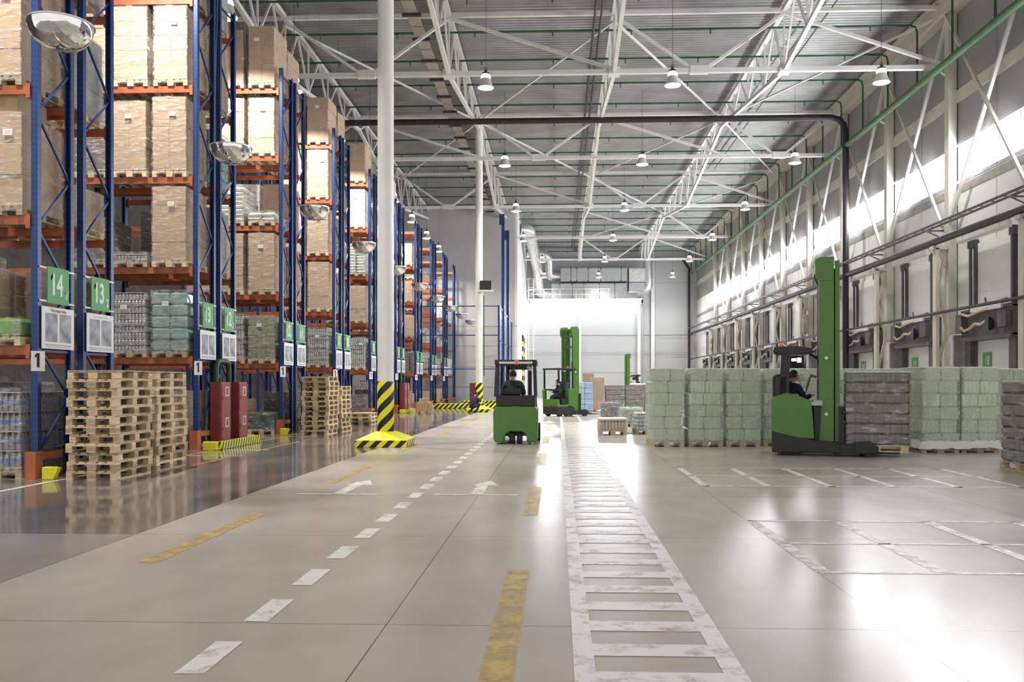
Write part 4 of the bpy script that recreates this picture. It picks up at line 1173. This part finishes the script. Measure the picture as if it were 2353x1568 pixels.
# ---------------------------------------------------------------- reach trucks
def mast(root, x, hgt=4.18):
    g = MB()
    for s in (-1, 1):
        g.box(x, s * .40 - .06, .26, x + .30, s * .40 + .06, hgt - .05)
        g.prism([(x - .08, hgt - .36), (x - .08, hgt - .12), (x - .04, hgt - .02), (x + .04, hgt), (x + .3, hgt), (x + .3, hgt - .5), (x, hgt - .5)], s * .40 - .07, s * .40 + .07)
    o = g.build('mast_outer', truck_green, root, bevel=.01)
    for z in (hgt - .2, hgt - .5, hgt - 1.0, 2.1): MB().box(x + .04, -.36, z, x + .14, .36, z + .09).build('cross_bar', truck_green, o)
    g = MB()
    for s in (-1, 1): g.box(x + .325, s * .33 - .05, .3, x + .42, s * .33 + .05, hgt - .07)
    g.box(x + .34, -.33, hgt - .2, x + .41, .33, hgt - .1).build('mast_inner', truck_green, root, bevel=.008)
    g = MB()
    for s in (-1, 1): g.tube((x + .16, s * .22, .3), (x + .16, s * .22, hgt - .6), .035, 10).box(x + .3, s * .27 - .012, .3, x + .335, s * .27 + .012, hgt - .25)
    g.build('lift_cylinder', dark_steel, root)
    for z in (.84, 2.02):
        MB().prism([(x + .15, z), (x + .11, z + .04), (x + .15, z + .08), (x + .19, z + .04)], -.4635, -.4605).build('warning_sticker', sign_white, root)
    c = MB().box(x + .3, -.42, .14, x + .5, .42, .3).box(x + .4, -.42, .3, x + .5, -.33, 1.05).box(x + .4, .33, .3, x + .5, .42, 1.05).box(x + .42, -.42, .86, x + .5, .42, 1.0).box(x + .25, -.3, .3, x + .4, .3, .62)
    c.build('fork_carriage', black_plastic, root)
    for s in (-1, 1): MB().box(x + .5, s * .25 - .05, .055, x + 1.6, s * .25 + .05, .095).box(x + .5, s * .25 - .05, .055, x + .54, s * .25 + .05, .7).build('fork', dark_steel, root)
def legs(root, x0, x1):
    for s in (-1, 1):
        g = MB().box(x0, s * .53 - .08, .07, x1 - .2, s * .53 + .08, .27)
        g.prism([(x1 - .4, .07), (x1 - .4, .3), (x1 - .1, .33), (x1 + .06, .22), (x1 + .05, .1), (x1 - .05, .07)], s * .53 - .1, s * .53 + .1)
        o = g.build('outrigger_leg', black_plastic, root, bevel=.015)
        MB().tube((x1 - .12, s * .53 - .07, .125), (x1 - .12, s * .53 + .07, .125), .125, 18).build('load_wheel', rubber, o, smooth=True)
def wheel(root, x, y, r=.16, w=.1, nm='drive_wheel'):
    MB().tube((x, y - w / 2, r), (x, y + w / 2, r), r, 20).tube((x, y - w / 2 - .01, r), (x, y + w / 2 + .01, r), r * .5, 12, 1).build(nm, [rubber, dark_steel], root, smooth=True)
def terminal(root, p, turn=0.):
    o = MB().box(-.03, -.16, -.13, .03, .16, .13).build('terminal', black_plastic, root, loc=p, rot=(0, 0, turn), bevel=.01)
    MB().box(-.033, -.13, -.01, -.031, -.02, .09).box(-.033, .0, .02, -.031, .12, .08).build('lit_screen', screen_on, o)
def reach_truck(loc, rz, label):
    root = empty('reach_truck', loc, label, 'reach truck', 'green reach trucks', rz)
    MB().prism([(.02, .07), (0, .12), (0, .58), (.33, .56), (.45, .48), (.52, .4), (.92, .33), (1.35, .3), (1.35, .08)], -.63, .63).build('chassis', black_plastic, root, bevel=.02)
    sk = [(.0, .5), (.0, 1.18), (.04, 1.25), (.3, 1.33), (.5, 1.29), (.72, 1.19), (.8, 1.15), (.86, .36), (.5, .38)]
    MB().prism(sk, -.635, -.1).build('body_cover', truck_green, root, bevel=.025)
    MB().prism([(.0, .5), (0, .95), (.2, .98), (.25, .5)], -.1, .62).build('rear_cover', truck_green, root, bevel=.02)
    MB().rbox(.2, -.1, .45, .85, .6, .52, .01).build('cab_floor', black_plastic, root)
    MB().box(.84, -.55, 1.1, 1.02, .55, 1.17).box(.78, -.62, 1.06, 1.02, -.5, 1.14).build('console_top', M('console_grey', (.42, .47, .42), .5), root, bevel=.01)
    MB().prism([(.88, .3), (.84, 1.1), (1.0, 1.1), (.96, .3)], -.5, .5).build('console_column', black_plastic, root)
    MB().rbox(.02, -.55, 1.2, .36, .25, 1.72, .05).build('seat_back', black_plastic, root)
    MB().rbox(.15, -.08, .82, .62, .5, .96, .04).build('seat', black_plastic, root)
    for y in (-.5, .5):
        MB().prism([(.14, 1.2), (.20, 2.2), (.38, 2.2), (.33, 1.2)], y - .05, y + .05).build('guard_pillar', black_plastic, root, bevel=.01)
    MB().prism([(.02, 2.19), (.05, 2.30), (.55, 2.31), (.8, 2.27), (.86, 2.19), (.7, 2.15), (.1, 2.15)], -.56, .56).build('roof', black_plastic, root, bevel=.02)
    MB().lathe([(.05, 0), (.055, .06), (.035, .09)], 12, (.2, .3, 2.3)).build('beacon', amber, root, smooth=True)
    terminal(root, (.52, -.3, 1.98), .9)
    g = MB().bar((.72, .0, 1.42), (.8, -.02, 1.68), .035).bar((.79, -.02, 1.7), (.92, -.03, 1.66), .06, .05).build('hand_scanner', M('scanner', (.10, .10, .04), .5), root)
    MB().tube((.62, .1, 1.1), (.74, .0, 1.45), .012, 6).build('scanner_arm', dark_steel, root)
    MB().path([(.8, .4, 2.18), (.93, .4, 2.1), (1.02, .38, 2.0)], .03, 8).lathe([(.07, -.05), (.075, .05)], 12, (1.02, .38, 2.0)).build('work_lamp', black_plastic, root)
    legs(root, 1.2, 2.05); mast(root, .95)
    wheel(root, .3, -.5); wheel(root, .3, .45); wheel(root, .5, -.5, .11, .08, 'caster_wheel')
    return root
T1 = (4.67, 19.2, 0); A1 = radians(-14)
def on1(x, y, z=0.): return (T1[0] + x * cos(A1) - y * sin(A1), T1[1] + x * sin(A1) + y * cos(A1), z)
reach_truck(T1, A1, 'green reach truck facing right with a brown pallet load on its forks')
J = seated(.96, .03, (.40, .30), .15, (.55, 1), .1)
person(on1(.40, .05), radians(-62), J, 'person in navy jacket driving the reach truck with the brown load', navy, navy, stripe=True)
T3 = (7.35, 78.1, 0)
reach_truck(T3, pi, 'far green reach truck, its mast and cab showing over the brown can pallets')

def reach_truck_open(loc, rz, label):
    root = empty('reach_truck', loc, label, 'reach truck', 'green reach trucks', rz)
    MB().prism([(.02, .09), (0, .15), (0, .46), (.68, .46), (.86, .40), (1.0, .3), (1.1, .3), (1.1, .09)], -.6, .6).build('chassis', black_plastic, root, bevel=.02)
    MB().prism([(.0, .46), (.0, .55), (.62, .55), (.62, .46)], -.61, .61).build('cab_sill', truck_green, root, bevel=.01)
    MB().prism([(.0, .5), (-.03, 1.2), (.0, 1.27), (.1, 1.27), (.12, .5)], .42, .6).prism([(.0, .5), (-.02, .8), (.1, .8), (.12, .5)], -.6, .42).build('front_cover', truck_green, root, bevel=.015)
    MB().prism([(.62, .5), (.62, 1.2), (.67, 1.28), (1.0, 1.3), (1.1, 1.2), (1.13, .42), (1.0, .36), (.82, .46)], -.61, .61).build('body_cover', truck_green, root, bevel=.025)
    MB().rbox(.3, -.5, .55, .64, .5, .86, .03).build('seat', black_plastic, root)
    MB().rbox(.62, -.42, 1.0, .80, .42, 1.62, .05).build('seat_back', M('seat_grey', (.06, .065, .08), .7), root)
    MB().box(.08, -.5, 1.2, .3, .5, 1.27).build('console_top', black_plastic, root)
    MB().tube((.25, -.1, 1.27), (.32, -.1, 1.42), .02, 8).lathe([(.13, -.012), (.15, 0), (.13, .012)], 18, (.33, -.1, 1.43)).build('steering_wheel', black_plastic, root)
    for x, y in ((.03, .55), (.86, -.55), (.86, .55)): MB().prism([(x, 1.2), (x - .0, 2.2), (x + .06, 2.2), (x + .08, 1.2)], y - .03, y + .03).build('guard_pillar', black_plastic, root)
    MB().prism([(-.02, 2.16), (0, 2.24), (1.05, 2.24), (1.05, 2.16)], -.6, .6).build('roof', black_plastic, root, bevel=.015)
    MB().lathe([(.05, 0), (.05, .09), (.03, .1)], 10, (.8, -.3, 2.24)).build('beacon', amber, root, smooth=True)
    MB().tube((.95, -.4, 2.2), (.95, -.4, 2.55), .02, 6).build('antenna', black_plastic, root)
    terminal(root, (.22, -.35, 1.98), 2.6)
    MB().lathe([(.06, -.03), (.09, .03), (.05, .05)], 12, (.6, -.3, 2.1)).build('work_lamp', lamp_grey, root, smooth=True)
    legs(root, 1.0, 1.72); mast(root, .98)
    wheel(root, .2, -.45, .15); wheel(root, .55, -.5, .13); wheel(root, .2, .45, .15)
    return root
T2 = (-.36, 40.35, 0); A2 = radians(36)
reach_truck_open(T2, A2, 'green reach truck with open cab and driver in profile, middle of the hall')
J = seated(.86, .08, (.42, .30), .17, (0, 1), .05, .40)
person((T2[0] + .5 * cos(A2) + .16 * sin(A2), T2[1] + .5 * sin(A2) - .16 * cos(A2), 0), radians(98), J, 'person in navy overalls driving the open-cab reach truck, seen in profile', navy, navy)

# ---------------------------------------------------------------- counterbalance forklift seen from behind
FK = empty('forklift', (-1.06, 21.72, 0), 'green counterbalance forklift with driver seen from behind, middle of the lane', 'forklift')
prof = [(-.52, .05), (-.555, .14), (-.56, .8), (-.53, .92), (-.48, .95), (.48, .95), (.53, .92), (.56, .8), (.555, .14), (.52, .05), (.30, .05), (.27, .2), (.22, .28), (.14, .32), (-.14, .32), (-.22, .28), (-.27, .2), (-.30, .05)]
MB().prism(prof, 0, .55).build('counterweight', truck_green, FK, bevel=.035)
MB().rbox(-.54, .55, .18, .54, 1.75, .9, .03).build('side_frame', truck_green, FK)
MB().rbox(-.49, .06, .94, .49, 1.0, 1.22, .03).build('battery_cover', black_plastic, FK)
MB().box(-.1, -.006, .9, .1, .02, .955).build('cover_latch', truck_green, FK)
for s in (-1, 1):
    MB().tube((s * .095 - .065, .3, .17), (s * .095 + .065, .3, .17), .17, 24).tube((s * .095 - .07, .3, .17), (s * .095 + .07, .3, .17), .09, 16, 1).build('rear_wheel', [rubber, dark_steel], FK, smooth=True)
    MB().tube((s * .5 - .09, 1.55, .24), (s * .5 + .09, 1.55, .24), .24, 24).build('front_wheel', rubber, FK, smooth=True)
    MB().bar((s * .5, .12, 1.2), (s * .47, .25, 2.05), .07, .1).build('guard_pillar', black_plastic, FK)
    MB().bar((s * .47, 1.65, .9), (s * .43, 1.35, 2.05), .06, .09).build('guard_pillar', black_plastic, FK)
    MB().box(s * .3 - .05, 1.85, .1, s * .3 + .05, 2.0, 2.0).build('mast_channel', black_plastic, FK)
    MB().box(s * .25 - .05, 2.1, .05, s * .25 + .05, 3.1, .1).build('fork', dark_steel, FK)
MB().box(-.5, 2.0, .1, .5, 2.1, .2).box(-.5, 2.0, .5, .5, 2.1, .6).box(-.3, 1.85, 1.9, .3, 2.0, 2.0).build('fork_carriage', black_plastic, FK)
rf = MB().box(-.53, .14, 1.99, .53, .24, 2.12).box(-.53, 1.3, 1.99, .53, 1.4, 2.1).box(-.525, .24, 2.0, -.44, 1.3, 2.095).box(.44, .24, 2.0, .525, 1.3, 2.095)
o = rf.build('overhead_guard', black_plastic, FK, bevel=.01)
sl = MB()
for k in range(7): sl.box(-.44, .3 + k * .15, 2.03, .44, .36 + k * .15, 2.09)
sl.box(-.42, .125, 2.02, .42, .14, 2.075).build('guard_slats', lamp_grey, o)
MB().lathe([(.055, 0), (.06, .1), (.04, .13)], 14, (.02, .17, 2.0)).build('beacon', amber, FK, smooth=True)
MB().rbox(-.36, .5, 1.2, .12, .62, 1.46, .06).build('seat_back', black_plastic, FK)
MB().rbox(-.36, .5, 1.02, .12, 1.0, 1.24, .05).build('seat', black_plastic, FK)
MB().tube((-.1, 1.5, .9), (-.1, 1.3, 1.42), .03, 8).lathe([(.14, -.012), (.16, 0), (.14, .012)], 20, (-.1, 1.3, 1.44)).build('steering_wheel', black_plastic, FK)
for z, n in ((1.85, 1),): MB().path([(.3, .4, 2.0), (.34, .45, 1.92)], .02, 6).lathe([(.04, -.05), (.085, .03), (.08, .05)], 14, (.35, .47, 1.9)).build('work_lamp', lamp_grey, FK, smooth=True)
J = seated(1.02, .03, (.46, .40), .2, (.15, 1), .0)
for k in J:
    if k[:2] in ('an', 'to'): J[k] = (J[k][0], J[k][1], J[k][2])
person((FK.location.x - .1, FK.location.y + .78, 0), 0, J, 'person in dark green jacket and cap driving the green counterbalance forklift', dark_green_cloth, navy, cap=black_plastic, stripe=True, bulk=.04)

# ---------------------------------------------------------------- goods standing on the floor
def bale_mesh(seed):
    r = random.Random(seed); m = MB(); W, D = .76, 1.16; T = 6; th = .288; drift = 0.
    for t in range(T):
        ox, oy = r.uniform(-.035, .035), r.uniform(-.02, .02); spl = r.choice((.5, .46, .54))
        if t > 2: drift += r.uniform(-.012, .012)
        for a in range(2):
            for b in range(3):
                x0 = -W / 2 + (0 if a == 0 else W * spl) + ox + drift; x1 = -W / 2 + (W * spl if a == 0 else W) + ox + drift; y0 = b * D / 3 + oy; z = PH + t * th
                n = 6                                       # six soft rolls side by side in each pack
                q = x0 + .004; w_ = (x1 - x0 - .008)
                m.rbox(q, y0 + .001, z + .001, q + w_, y0 + D / 3 - .001, z + th - .001, .016)
                if b == 0:
                    for k in range(4): m.rbox(q + w_ * k / 4 + .003, y0 - .005, z + .016, q + w_ * (k + 1) / 4 - .003, y0 + .03, z + th - .016, .012)
                if a == 0:
                    for k in range(5): m.rbox(q - .006, y0 + .004 + k * D / 15, z + .016, q + .03, y0 - .002 + (k + 1) * D / 15, z + th - .016, .012)
    m.rbox(-W / 2 + drift, -.01, PH + T * th - .012, W / 2 + drift, D + .01, PH + T * th + .02, .014, 1)
    return m.mesh('paper_packs', [mint, M('top_film', (.86, .87, .84), .3, bmp=.4, bscale=14)])
BALES = [bale_mesh(s) for s in range(4)]
BFILM = [film_shell(.80, 1.18, 6 * .288, .03, .02, 5, 50 + s).mesh('stretch_film', film_clear) for s in range(4)]
def bale(x, y, v, label, skirt=False):
    root = empty('pallet_load', (x, y, 0), label, 'pallet load', 'mint green pallet loads', jit(.02))
    link('pallet', PALM, root); link('paper_packs', BALES[v], root); link('stretch_film', BFILM[v], root)
    if skirt:
        r = random.Random(int(x * 10)); m = MB(); n = 40; vs = []
        for k in range(4):
            for i in range(n):
                t = i / n * 4; s = int(t); f = t - s; a, b = .43 + .035 * k * r.uniform(.3, 1), .6 + .035 * k * r.uniform(.3, 1)
                p = ((-a + 2 * a * f, -b), (a, -b + 2 * b * f), (a - 2 * a * f, b), (-a, b - 2 * b * f))[s]
                vs.append((p[0], .58 + p[1], .26 - .07 * k + r.uniform(-.02, .02) + (.0 if k < 3 else .04)))
        m.add(vs, [(k * n + i, k * n + (i + 1) % n, (k + 1) * n + (i + 1) % n, (k + 1) * n + i) for k in range(3) for i in range(n)])
        m.build('gathered_film', M('film_bunch', (.78, .78, .76), .3, bmp=.5, bscale=18), root, smooth=True)
bale(2.63, 21.08, 0, 'mint green film-wrapped load, leftmost of its row')
bale(3.56, 21.12, 1, 'mint green film-wrapped load, second from the left of its row')
bale(4.46, 21.16, 2, 'mint green film-wrapped load, third from the left, just left of the reach truck')
bale(5.42, 21.45, 3, 'mint green film-wrapped load directly behind the reach truck cab')
bale(8.42, 19.5, 2, 'mint green load with bunched white film at its foot, right of the brown load', True)
bale(9.30, 19.55, 1, 'mint green load with bunched white film at its foot, left of the grey edge load', True)
for i, x in enumerate((6.35, 7.3, 8.28, 9.25, 10.2, 11.15, 12.05)):
    bale(x, 21.6 + .04 * i, (i * 3) % 4, 'mint green film-wrapped load in the back row, %s right of the mast' % NTH[i])
gp = slabs(.78, 1.17, 7, .2).mesh('can_packs', [M('taupe_pack', (.24, .215, .20), .45, var=.35, scale=26, stretch=(1, 1, .12)), gap_dark, white_sack])
def custom(x, y, z, me, H, label, rz=0., fm_=film, W=.8, D=1.17, sc=(1, 1, 1), nm='can_packs', pal=True):
    root = empty('pallet_load', (x, y, z), label, 'pallet load', None, rz); root.scale = sc
    if pal: link('pallet', PALM, root)
    link(nm, me, root)
    if fm_: link('stretch_film', film_shell(W, D, H, .08, seed=int(x * 97) % 50).mesh('stretch_film', fm_), root)
    return root
custom(*on1(1.5, 0, .1), slabs(.80, 1.24, 7, .215).mesh('can_packs', [brown_pack, gap_dark, white_sack]), 1.54, 'brown pallet load in tiers carried on the forks of the right-hand reach truck', A1 - pi / 2)
custom(8.34, 14.77, 0, gp, 1.4, 'grey-brown tiered pallet load cut by the right edge of the photo')
load(1.36, 44.7, 0, 'blue', 1.4, 'load of light blue bottle packs behind the open-cab reach truck', 'loads on the floor', var=0, note=False)
bxm = MB().rbox(-.42, 0, PH, .4, 1.1, 1.85, .012).mesh('large_carton', M('plain_card', (.40, .30, .22), .7, var=.05, scale=2))
custom(2.12, 47.6, 0, bxm, 1.7, 'tall plain brown carton on a pallet right of the blue bottle packs', nm='large_carton', fm_=None)
t2 = MB().rbox(-.3, 0, PH, .3, 1.0, 2.1, .012).mesh('large_carton', MATS['plain_card'])
custom(1.75, 49.6, 0, t2, 2., 'tallest plain brown carton behind the blue bottle packs', nm='large_carton', fm_=None)
cm = slabs(.98, 1.17, 5, .25).mesh('can_packs', [brown_pack, gap_dark])
custom(3.10, 47.6, 0, cm, 1.25, 'brown can packs on a pallet, left one of the far pair', W=1.0)
custom(4.20, 47.7, 0, cm, 1.25, 'brown can packs on a pallet, right one of the far pair', W=1.0)
custom(5.15, 47.7, 0, packs(.78, 1.17, 5, .25, 3, 3, .02, .03).mesh('bottle_packs', dark_pack), 1.25, 'dark green bottle packs right of the far brown cans', nm='bottle_packs')
custom(5.35, 55., 0, sacks(1.6, 1.17, 10, .14).mesh('sacks', white_sack), 1.4, 'white sacks stacked behind the brown can pallets', nm='sacks', fm_=None)
custom(2.12, 35.3, 0, packs(.78, 1.1, 2, .3, 4, 4, .03, .05).mesh('bottle_packs', dark_pack), .6, 'low pallet of dark grey packs under white film', nm='bottle_packs', fm_=film_pale)
bt = bottles(.84, 1.17, 1, .3, 9, False); bt.box(-.43, -.01, PH + .29, .43, 1.18, PH + .34, 3)
custom(1.63, 25.8, 0, bt.mesh('bottles', [beige_pack, beige_pack, beige_pack, white_sack]), .3, 'low pallet of beige bottles with white film top, beside the walkway', W=.86, fm_=film, nm='bottles')
custom(2.62, 30.8, 0, packs(.78, 1.1, 2, .26, 2, 3, .02, .05).mesh('bottle_packs', M('green_white_pack', (.42, .52, .34), .4, var=.5, scale=5)), .52, 'low pallet of green and white packs behind the beige bottles', nm='bottle_packs', fm_=film_pale)
custom(2.72, 26.2, 0, bottles(.8, 1.17, 2, .24, 8, True).mesh('bottles', [white_sack, blue_label, white_sack, white_sack]), .48, 'low pallet of white bottles with blue labels left of the mint green row', nm='bottles', fm_=film_pale)
cp = empty('pallet_load', (-6.75, 43.9, 0), 'pallet of loose brown cartons before the striped kerb', 'pallet load', 'loads on the floor', .1)
link('pallet', PALM, cp, (0, 0, 0))
for x0, y0, z0, a, b, c in ((-.4, .1, 0, .55, .5, .42), (.16, .1, 0, .24, .5, .22), (-.38, .65, 0, .6, .45, .45), (.2, .62, 0, .2, .45, .3), (-.3, .15, .42, .45, .4, .2), (.18, .12, .22, .2, .4, .2)):
    MB().rbox(x0, y0, PH + z0, x0 + a, y0 + b, PH + z0 + c, .008).build('carton', cardboard, cp)
# striped kerbs before the end wall
for x0, x1, y, h, nm in ((-7.6, -2.95, 52.9, .3, 'long black and yellow striped kerb behind the crouching worker'), (-6.9, -3.6, 62.5, .28, 'second striped kerb farther back near the end wall')):
    kb = empty('striped_kerb', (x0, y, 0), nm, 'kerb'); MB().rbox(0, 0, 0, x1 - x0, .3, h, .02).build('kerb_body', hz_bar, kb)
cabinet(-6.05, 66.4, .5, 'red fire cabinet near the end wall behind the crouching worker', .7)

# ---------------------------------------------------------------- wire mesh enclosure behind the far pillar
fn = empty('mesh_fence', (-3.75, 55.2, 0), 'blue-framed wire mesh fence running toward the far end behind the forklift', 'fence')
fr = MB()
for y in (0, 4.8, 9.6, 14.8, 19.5): fr.box(-.06, y - .05, 0, .06, y + .05, 6.5)
for z in (.15, 2.2, 4.3, 6.45): fr.box(-.035, 0, z - .035, .035, 19.5, z + .035)
fr.build('fence_frame', blue, fn)
MB().box(-.004, 0, .1, .004, 19.5, 6.45).build('mesh_panel', wire_mesh, fn)
gt = empty('cross_rail_frame', (-9.2, 55.2, 0), 'blue rail frame crossing between the last racks and the mesh fence', 'frame')
m = MB()
for z in (2.45, 4.6, 6.45): m.box(0, -.03, z - .03, 5.4, .03, z + .03)
m.build('rail', blue, gt)
MB().box(-.05, -.05, 0, .05, .05, 6.5).build('rail_post', blue, gt)
for i, (x, y, h) in enumerate(((-3.72, 58.9, 13.0), (-3.72, 64.6, 12.9))):
    p = MB().box(-.1, -.09, 0, .1, .09, h).box(-.25, -.1, h - .7, .1, .1, h)
    o = p.build('guide_post', blue, None, loc=(x, y, 0)); tag(o, 'tall blue steel post rising above the mesh fence, %s one' % ('nearer' if i == 0 else 'farther'), 'post')

# ---------------------------------------------------------------- ventilation platform on the far wall
pf = empty('platform', (XW, 89.6, 10.15), 'white steel platform carrying the ventilation units on the far wall', 'platform')
MB().box(.2, 0, 0, 12.0, 3.8, .12).box(.2, 0, -.35, 12.0, .15, 0).box(.2, 0, -.35, .4, 3.8, 0).box(11.85, 0, -.35, 12.0, 3.8, 0).build('platform_deck', white_paint, pf)
m = MB()
for z in (.55, 1.1): m.box(.2, 0, z - .02, 8.6, .04, z + .02)
x = .2
while x < 9: m.box(x, 0, .1, x + .04, .04, 1.1); x += 1.65
m.build('railing', white_paint, pf)
ld = empty('ladder', (-2.75, 89.2, 0), 'white cage ladder up to the ventilation platform, far left corner', 'ladder')
for s in (-.24, .24): MB().box(s - .03, 0, 0, s + .03, .06, 12.4).build('stile', white_paint, ld)
m = MB(); z = .3
while z < 12: m.box(-.24, .01, z, .24, .04, z + .03); z += .3
m.build('rungs', white_paint, ld)
m = MB()
for z in (3.5, 5, 6.5, 8, 9.5, 11, 12.2): m.path([(-.3, 0, z), (-.42, -.35, z), (-.3, -.7, z), (.3, -.7, z), (.42, -.35, z), (.3, 0, z)], .025, 6)
for x in (-.3, .3): m.box(x - .02, -.72, 3.5, x + .02, -.68, 12.2)
m.build('safety_cage', white_paint, ld)
def ahu(x0, x1, z0, z1, nm, cuts):
    u = empty('ventilation_unit', (x0, 90.6, z0), nm, 'ventilation unit', 'ventilation units')
    k = 0; xs = [0] + cuts + [x1 - x0]
    for a, b in zip(xs[:-1], xs[1:]): MB().rbox(a + .015, 0, 0, b - .015, 1.9, z1 - z0, .03).build('section', unit_grey, u)
    for a in xs[1:-1]: MB().box(a - .06, -.05, -.05, a + .06, .02, .12).box(a - .06, -.05, z1 - z0 - .1, a + .06, .02, z1 - z0 + .04).build('clamp', dark_steel, u)
ahu(.25, 7.2, 12.15, 13.55, 'upper grey ventilation unit on the platform', [1.1, 1.7, 2.9, 4.2, 6.3])
ahu(-.7, 7.2, 10.3, 11.95, 'lower grey ventilation unit on the platform', [.9, 2.2, 3.4, 5.0, 6.6])
hb = empty('duct_box', (7.35, 90.4, 10.9), 'square grey duct box at the right end of the ventilation units', 'duct')
MB().rbox(0, 0, .2, 1.6, 1.9, 1.1, .03).build('lower_section', unit_grey, hb); MB().rbox(0, .1, 1.15, 1.7, 1.9, 2.6, .03).build('upper_section', galv, hb)
def duct(nm, pts, r):
    # bends rounded by short mitred pieces
    P = [Vector(p) for p in pts]; out = [P[0]]
    for i in range(1, len(P) - 1):
        a, b, c = P[i - 1], P[i], P[i + 1]; q = min(1.0, (a - b).length * .45, (c - b).length * .45)
        s, e = b + (a - b).normalized() * q, b + (c - b).normalized() * q
        for k in range(5):
            t = k / 4; out.append(s.lerp(b, t).lerp(b.lerp(e, t), t))
    out.append(P[-1])
    o = MB().path(out, r, 20).build('round_duct', galv, None, smooth=True); tag(o, nm, 'duct')
    m = MB(); i = 0
    for a, b in zip(P[:-1], P[1:]):
        L = (b - a).length; d = (b - a).normalized(); t = 1.2
        while t < L - .9: m.tube(a + d * (t - .03), a + d * (t + .03), r * 1.04, 20); t += 1.5
    if m.v: m.build('duct_joint', galv, o, smooth=True)
duct('big round silver duct descending from the side wall to the lower unit', [(XW, 75.5, 14.9), (-2.5, 75.8, 14.9), (-2.1, 88.6, 13.2), (-1.9, 91.2, 10.95), (-.7, 91.4, 10.95)], .5)
duct('round silver duct bending down into the upper unit', [(XW, 90.0, 15.0), (-.95, 90.4, 15.0), (-.95, 91.2, 12.75), (.25, 91.4, 12.75)], .46)
duct('round silver duct dropping from the roof at the right of the units', [(9.4, 91.2, 15.98), (9.4, 91.2, 11.4), (8.2, 91.3, 11.1)], .5)
pipe_thing('riser_pipe', [(8.98, 93.0, 0), (8.98, 93.0, 11.2)], .09, unit_grey, 'grey vertical pipe on the far wall right of the white post', 'pipe', 10)
for z in (4.85, 6.75): pipe_thing('wall_pipe', [(XW, 93.2, z), (13.8, 93.2, z)], .04, unit_grey, 'thin %s horizontal pipe across the far wall' % ('lower' if z < 5 else 'upper'), 'pipe', 6)
